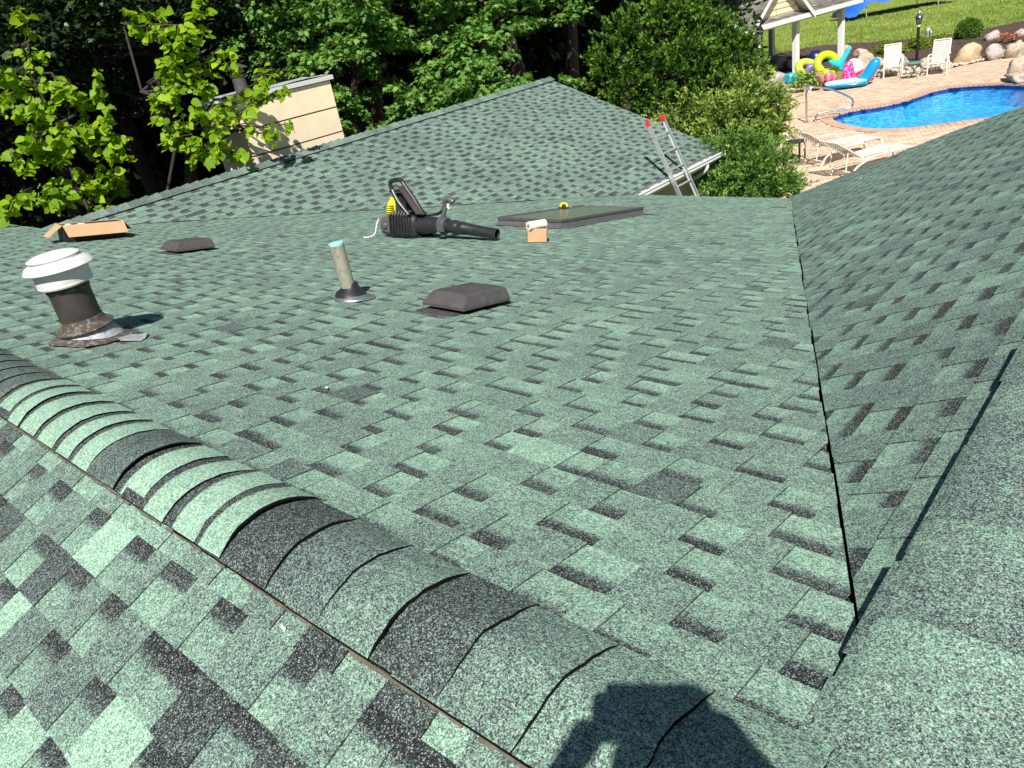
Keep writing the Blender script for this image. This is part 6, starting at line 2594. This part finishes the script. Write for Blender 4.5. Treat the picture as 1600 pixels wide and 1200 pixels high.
m1 = spot(560, 150, 23.0); m1.z = GROUND
maple(m1, 9, cl([(470, 15, 19.5, .8, 620), (540, 25, 19.2, .9, 700), (610, 10, 19.4, .8, 560), (470, 80, 19.0, .9, 700), (520, 85, 19.2, .8, 560), (560, 60, 19.8, .7, 380), (655, 45, 19.6, .75, 420), (500, 120, 19.2, .6, 300), (545, 165, 18.6, .55, 340), (595, 192, 18.4, .35, 170),
                 (450, 45, 19.4, .8, 500), (590, 40, 19.8, .7, 420), (580, 100, 20.6, .8, 380), (640, 110, 20.4, .7, 320), (430, 110, 19.8, .7, 300), (560, 185, 18.5, .4, 200), (500, -60, 20, 1.6, 900), (620, -80, 20, 1.6, 900), (560, -150, 20.5, 2.0, 1100)]), 'maple with bright layered sprays right of the chimney', 11)
m2 = spot(760, 130, 23.5); m2.z = GROUND
maple(m2, 9, cl([(700, 95, 19.0, .75, 520), (740, 80, 18.8, .8, 560), (690, 140, 18.5, .7, 480), (760, 120, 18.4, .8, 560), (730, 155, 18.2, .7, 480), (800, 125, 18.5, .6, 380), (670, 165, 18.3, .55, 340), (790, 25, 19.6, .8, 460), (840, 8, 19.8, .7, 340), (735, 35, 19.8, .5, 200), (885, 130, 18.8, .4, 120),
                 (690, 20, 19.9, .8, 420), (850, 40, 20.4, .6, 200), (780, 70, 19.4, .6, 330), (830, 150, 18.4, .4, 200), (640, 150, 18.8, .5, 260), (760, -60, 20.5, 1.7, 900), (860, -90, 21, 1.7, 900), (700, -130, 21, 1.9, 1000), (700, 60, 20.5, .8, 260)]), 'maple with bright sprays above the middle of the far ridge', 12)
m3 = spot(240, 100, 21); m3.z = GROUND
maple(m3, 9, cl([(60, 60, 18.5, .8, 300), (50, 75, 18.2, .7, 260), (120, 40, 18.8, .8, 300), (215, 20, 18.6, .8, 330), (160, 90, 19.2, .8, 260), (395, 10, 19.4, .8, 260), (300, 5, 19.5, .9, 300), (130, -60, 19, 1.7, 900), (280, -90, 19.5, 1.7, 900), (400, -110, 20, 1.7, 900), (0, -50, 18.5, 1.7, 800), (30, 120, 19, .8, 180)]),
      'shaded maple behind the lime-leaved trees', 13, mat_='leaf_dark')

# ---- wood behind: tall trees with dense crowns -----------------------------------------------------
WG = 'tall trees of the dark wood'


def wood_tree_mesh(seed, h, rad, low):
    rg = np.random.default_rng(seed)
    rr = random.Random(seed)
    mb = MB()
    stem = limb(mb, V((0, 0, -.3)), V((rr.uniform(-.5, .5), rr.uniform(-.5, .5), h * .9)), .26, .08, rr, 10, .02, 9)
    cs, rs_, ns = [], [], []
    for i in range(46):
        z = low + (h - low) * (i / 45) ** 1.0
        f = math.sin(math.pi * min(1, .12 + .88 * (z - low) / (h - low))) ** .6
        q = i * 2.4
        r = rad * f * rr.uniform(.55, 1.0)
        c = V((r * math.cos(q), r * math.sin(q), z))
        s = min(stem, key=lambda p: abs(p.z - (z - .8)))
        limb(mb, s, c, .05, .012, rr, 4, .08, 5)
        cs.append(tuple(c))
        k = rr.uniform(.8, 1.35) * rad / 4
        rs_.append((k * 1.3, k * 1.3, k * .8))
        ns.append(230)
    return mb, clump_leaves(rg, cs, rs_, ns, .27, droop=.3, shell=.25, up=.8)


protos = []
places = [(40, 24, 13), (180, 25.5, 14), (330, 24.5, 13), (455, 27, 14), (590, 26.5, 13.5), (700, 28.5, 14.5), (815, 26, 13), (905, 27.5, 14), (985, 29, 14.5), (1075, 31, 14), (1150, 36, 14), (-110, 22, 13), (120, 32, 15), (270, 34, 15), (420, 35, 15), (560, 36, 15), (690, 38, 15), (860, 36, 15), (960, 40, 15), (1080, 42, 15), (-40, 33, 15)]
where = ['at the far left edge', 'behind the left lime-leaved tree', 'behind the right lime-leaved tree', 'just left of the chimney', 'right of the chimney', 'left of the ridge middle', 'right of the ridge middle', 'beside the far ridge end', 'left of the yew', 'behind the yew', 'behind the pool house', 'outside the left frame edge']
where2 = ['far left', 'behind the right lime-leaved tree', 'left of the chimney top', 'right of the chimney', 'left of the ridge middle', 'right of the ridge middle', 'beside the far ridge end', 'behind the yew', 'beyond the left frame edge']
for i, (px, dist, h) in enumerate(places):
    d, _e = dirv(px)
    b = V((d.x * dist, d.y * dist, 0))
    b.z = gz(b.x, b.y) - .1
    lab = ('tall dark tree of the wood ' + where[i]) if i < len(where) else 'dark tree standing in the second row of the wood ' + where2[i - 12]
    t = tree('wood_tree', b, lab, 'tree', WG)
    if i in (0, 1, 12):
        mb, a = wood_tree_mesh(50 + i, 13.5, 4.3, 5.6 if i < 12 else 2.0)
        # trunk given in the tree's own frame
        mb.v = [p + b for p in mb.v]
        tr = mb.build('trunk', 'bark', t, smooth=True)
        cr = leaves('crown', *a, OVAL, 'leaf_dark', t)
        protos.append((tr, cr))
    else:
        tr, cr = protos[i % 2 if i < 12 else 2]
        for o in (tr, cr):
            c = o.copy()
            COL.objects.link(c)
            c.parent = t
        t.rotation_euler = (0, 0, i * 1.37)
        t.scale = (1, 1, h / 13.5)

# far thicket that closes the view under the crowns
rg = np.random.default_rng(77)
n = 70000
pxs = rg.uniform(-250, 1190, n)
dist = rg.uniform(29, 46, n)
P = np.zeros((n, 3))
for i in range(n):
    d, _e = dirv(pxs[i])
    P[i] = (d.x * dist[i], d.y * dist[i], 0)
    P[i, 2] = gz(P[i, 0], P[i, 1]) + rg.random() * 8.5
D = rg.normal(size=(n, 3))
Nn = rg.normal(size=(n, 3)) * .6
Nn[:, 2] += .8
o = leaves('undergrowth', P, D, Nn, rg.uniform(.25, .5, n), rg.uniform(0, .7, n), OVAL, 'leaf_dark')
tag(o, 'dark undergrowth filling the wood beneath the tall trees', 'undergrowth', kind='stuff')


# ---- conifer shrubs beside the left wing -----------------------------------------------------------
def conifer(name, base, shoots, label, cat, seed, tmpl, m_, size, per, trunk_h, tone_lo=.1):
    """shoots: (centre, radius vector, count, outward bias) lumps of foliage sprays"""
    rg = np.random.default_rng(seed)
    rr = random.Random(seed)
    t = tree(name, base, label, cat)
    mb = MB()
    stem = limb(mb, base, base + V((0, 0, trunk_h)), .12, .04, rr, 6, .04, 8)
    Ps, Ds, Ns, Ss, Ts = [], [], [], [], []
    for c, r, n, bias in shoots:
        s = min(stem, key=lambda p: (p - c).length + (0 if p.z < c.z else .5))
        limb(mb, s, c, .03, .008, rr, 4, .08, 5)
        nb_ = max(1, n // per)
        for _ in range(nb_):
            dd = V((rr.gauss(0, 1), rr.gauss(0, 1), rr.gauss(.15, .8)))
            dd.normalize()
            tipc = c + V((dd.x * r[0], dd.y * r[1], dd.z * r[2])) * rr.uniform(.55, 1.0)
            shoot = (dd * .8 + V(bias) + V((rr.gauss(0, .25), rr.gauss(0, .25), rr.gauss(.1, .2)))).normalized()
            tone0 = rr.gauss(.36, .2)
            ln = size * rr.uniform(1.8, 3.8)
            k = per
            u = rg.random(k)
            p = np.array(tuple(tipc))[None] + (u * ln)[:, None] * np.array(tuple(shoot))[None] + rg.normal(size=(k, 3)) * size * .20
            dr = np.array(tuple(shoot))[None] * 1.0 + rg.normal(size=(k, 3)) * .45
            Ps.append(p)
            Ds.append(dr)
            nn = rg.normal(size=(k, 3)) * .7
            nn[:, 2] += .6
            Ns.append(nn)
            Ss.append(size * rg.uniform(.6, 1.2, k) * (1.15 - .4 * u))
            Ts.append(np.clip(tone0 + .75 * (u - .45) + rg.normal(0, .13, k), 0, 1))
    mb.build('trunk', 'bark', t, smooth=True)
    a = [np.concatenate(x) for x in (Ps, Ds, Ns, Ss, Ts)]
    leaves('crown', sub(a[0], base), a[1], a[2], a[3], a[4], tmpl, m_, t)
    return t


yb = spot(1065, 200, 19.3); yb.z = gz(yb.x, yb.y)
sh = []
for px, py, d, r in ((965, 60, 19.0, .42), (990, 95, 18.8, .5), (950, 125, 18.9, .36), (945, 100, 19.1, .3), (1000, 45, 19.1, .42), (1040, 40, 18.9, .5), (1075, 20, 19.0, .45), (1096, 30, 19.1, .38), (1120, 60, 18.8, .55), (1060, 75, 18.5, .6), (1020, 95, 18.5, .5), (1090, 100, 18.4, .6), (1140, 90, 18.7, .5), (1152, 82, 19.1, .36), (1160, 115, 18.8, .45),
                   (1040, 130, 18.4, .5), (1085, 140, 18.3, .5), (1000, 140, 18.5, .5), (1130, 130, 18.4, .5), (970, 160, 18.6, .4), (1020, 165, 18.3, .45), (1060, 170, 18.2, .45), (1110, 165, 18.2, .45), (1150, 150, 18.5, .45), (1045, 8, 19.3, .45), (1075, -10, 19.5, .4), (985, 75, 19.6, .6), (1060, 100, 19.6, .9), (1120, 100, 19.8, .9), (1165, 105, 19.4, .33)):
    sh.append((spot(px, py, d), (r * .86, r * .86, r * .75), 720, (.1, -.15, .35)))
conifer('yew_tree', yb, sh, 'dense dark yew with clumped shoots left of the pool house', 'tree', 31, SPRAY, 'leaf_yew', .12, 26, 3.6)
jb = spot(1165, 215, 17.9); jb.z = gz(jb.x, jb.y)
sh = []
for px, py, d, r, bx_, bz_ in ((1070, 185, 17.9, .3, -.2, .3), (1095, 190, 17.7, .35, -.1, .3), (1130, 180, 17.6, .38, .1, .3), (1165, 185, 17.5, .4, .2, .2), (1150, 210, 17.4, .4, .1, .1), (1190, 165, 17.6, .34, .5, .25), (1208, 168, 17.5, .2, .6, .2), (1236, 160, 17.5, .09, .7, .2), (1195, 195, 17.4, .35, .4, .1), (1210, 207, 17.3, .2, .8, .0), (1238, 200, 17.3, .09, .9, .05), (1200, 225, 17.3, .3, .4, 0), (1120, 210, 17.4, .3, 0, .2), (1185, 140, 17.9, .3, .3, .3), (1212, 185, 17.6, .2, .5, .1), (1205, 245, 17.3, .26, .4, 0), (1180, 235, 17.3, .3, .3, 0)):
    px -= 26 if px > 1130 else 10
    sh.append((spot(px, py, d), (r, r, r * .6), 620 if r > .15 else 300, (bx_ * .75, bx_ * .66, bz_)))
conifer('juniper_shrub', jb, sh, 'spreading yellow-green juniper reaching over the paved deck', 'shrub', 32, FEATHER, 'leaf_juniper', .15, 20, 2.0)
hb = spot(1165, 270, 15.4); hb.z = gz(hb.x, hb.y)
sh = []
for px, py, d, r in ((1100, 262, 15.6, .3), (1125, 245, 15.5, .32), (1150, 232, 15.5, .32), (1180, 240, 15.4, .34), (1140, 270, 15.2, .36), (1175, 268, 15.1, .36), (1205, 268, 15.2, .3), (1110, 290, 15.2, .34), (1150, 295, 15.0, .36), (1190, 292, 15.0, .36), (1222, 290, 15.1, .26), (1095, 300, 15.3, .3), (1165, 310, 14.9, .4), (1120, 315, 15.0, .4), (1215, 310, 15.0, .3), (1110, 275, 16.2, .4), (1160, 255, 16.0, .4)):
    sh.append((spot(px, py, d), (r, r, r * .7), 760, (.2, -.1, .1)))
conifer('hemlock_shrub', hb, sh, 'feathery bright green shrub right of the ladder', 'shrub', 33, FEATHER, 'leaf_hemlock', .115, 20, 1.9)


# ---- garden shrubs in the bed -----------------------------------------------------------------------
def bush(name, c, rad, n, size, label, m_, seed, tmpl=OVAL, shell=.85):
    rg = np.random.default_rng(seed)
    rr = random.Random(seed)
    base = V((c.x, c.y, 0))
    t = tree(name, base, label, 'shrub')
    mb = MB()
    for i in range(7):
        q = i * .9
        limb(mb, base + V((0, 0, -.05)), base + V((rad[0] * .6 * math.cos(q), rad[1] * .6 * math.sin(q), rad[2] * rr.uniform(.8, 1.4))), .03, .006, rr, 4, .06, 5)
    mb.build('stem', 'bark', t, smooth=True)
    d = unit(rg.normal(size=(n, 3)))
    r = shell + (1.02 - shell) * rg.random(n)
    bump_ = 1 + .07 * np.sin(d[:, 0] * 7 + seed) * np.cos(d[:, 1] * 6 + d[:, 2] * 5)
    P = d * (r * bump_)[:, None] * np.array(rad)[None]
    P[:, 2] += rad[2] * .92
    D = d + rg.normal(size=(n, 3)) * .6
    Nn = d + rg.normal(size=(n, 3)) * .5
    leaves('crown', P, D, Nn, size * rg.uniform(.7, 1.3, n), np.clip(rg.normal(.5, .22, n), 0, 1), tmpl, m_, t)


c = pix(1512, 66)
bush('boxwood_ball', c, (.47, .47, .46), 9000, .06, 'tightly clipped round green shrub in the bark bed', 'leaf_box', 41)
rr = random.Random(9)
c = pix(1422, 84)
rg = np.random.default_rng(43)
base = V((c.x, c.y, 0))
t = tree('spreading_shrub', base, 'low yellow-green spreading shrub behind the lamp post', 'shrub')
cs, rs_, ns = [], [], []
mb = MB()
for i in range(16):
    a = CX_ * rr.uniform(-1.15, 1.15) + AW * rr.uniform(-.5, .5)
    z = rr.uniform(.18, .55) * (1.1 - abs(a.dot(CX_)) * .35)
    cs.append((a.x, a.y, z))
    rs_.append((.3, .3, .2))
    ns.append(330)
    limb(mb, base + V((0, 0, -.05)), base + a + V((0, 0, z)), .02, .006, rr, 3, .06, 5)
mb.build('stem', 'bark', t, smooth=True)
leaves('crown', *clump_leaves(rg, cs, rs_, ns, .10, droop=.1, shell=.5), OVAL, 'leaf_spread', t)
# potted plant at the foot of the middle post
pp_ = pix(1262, 143)
t = tree('flower_pot', pp_, 'dark leafy pot plant at the foot of the middle post', 'pot plant')
k = MB()
k.lathe([(.14, 0), (.19, .26), (.21, .27), (.20, .30), (.17, .28)], pp_, n=18)
k.build('pot', 'white_paint', t, smooth=True)
rg = np.random.default_rng(44)
leaves('foliage', *clump_leaves(rg, [(0, 0, .5), (.2, .1, .42), (-.2, -.1, .45)], [(.3, .3, .25)] * 3, [160] * 3, .15, droop=.4), OVAL, 'leaf_hemlock', t)
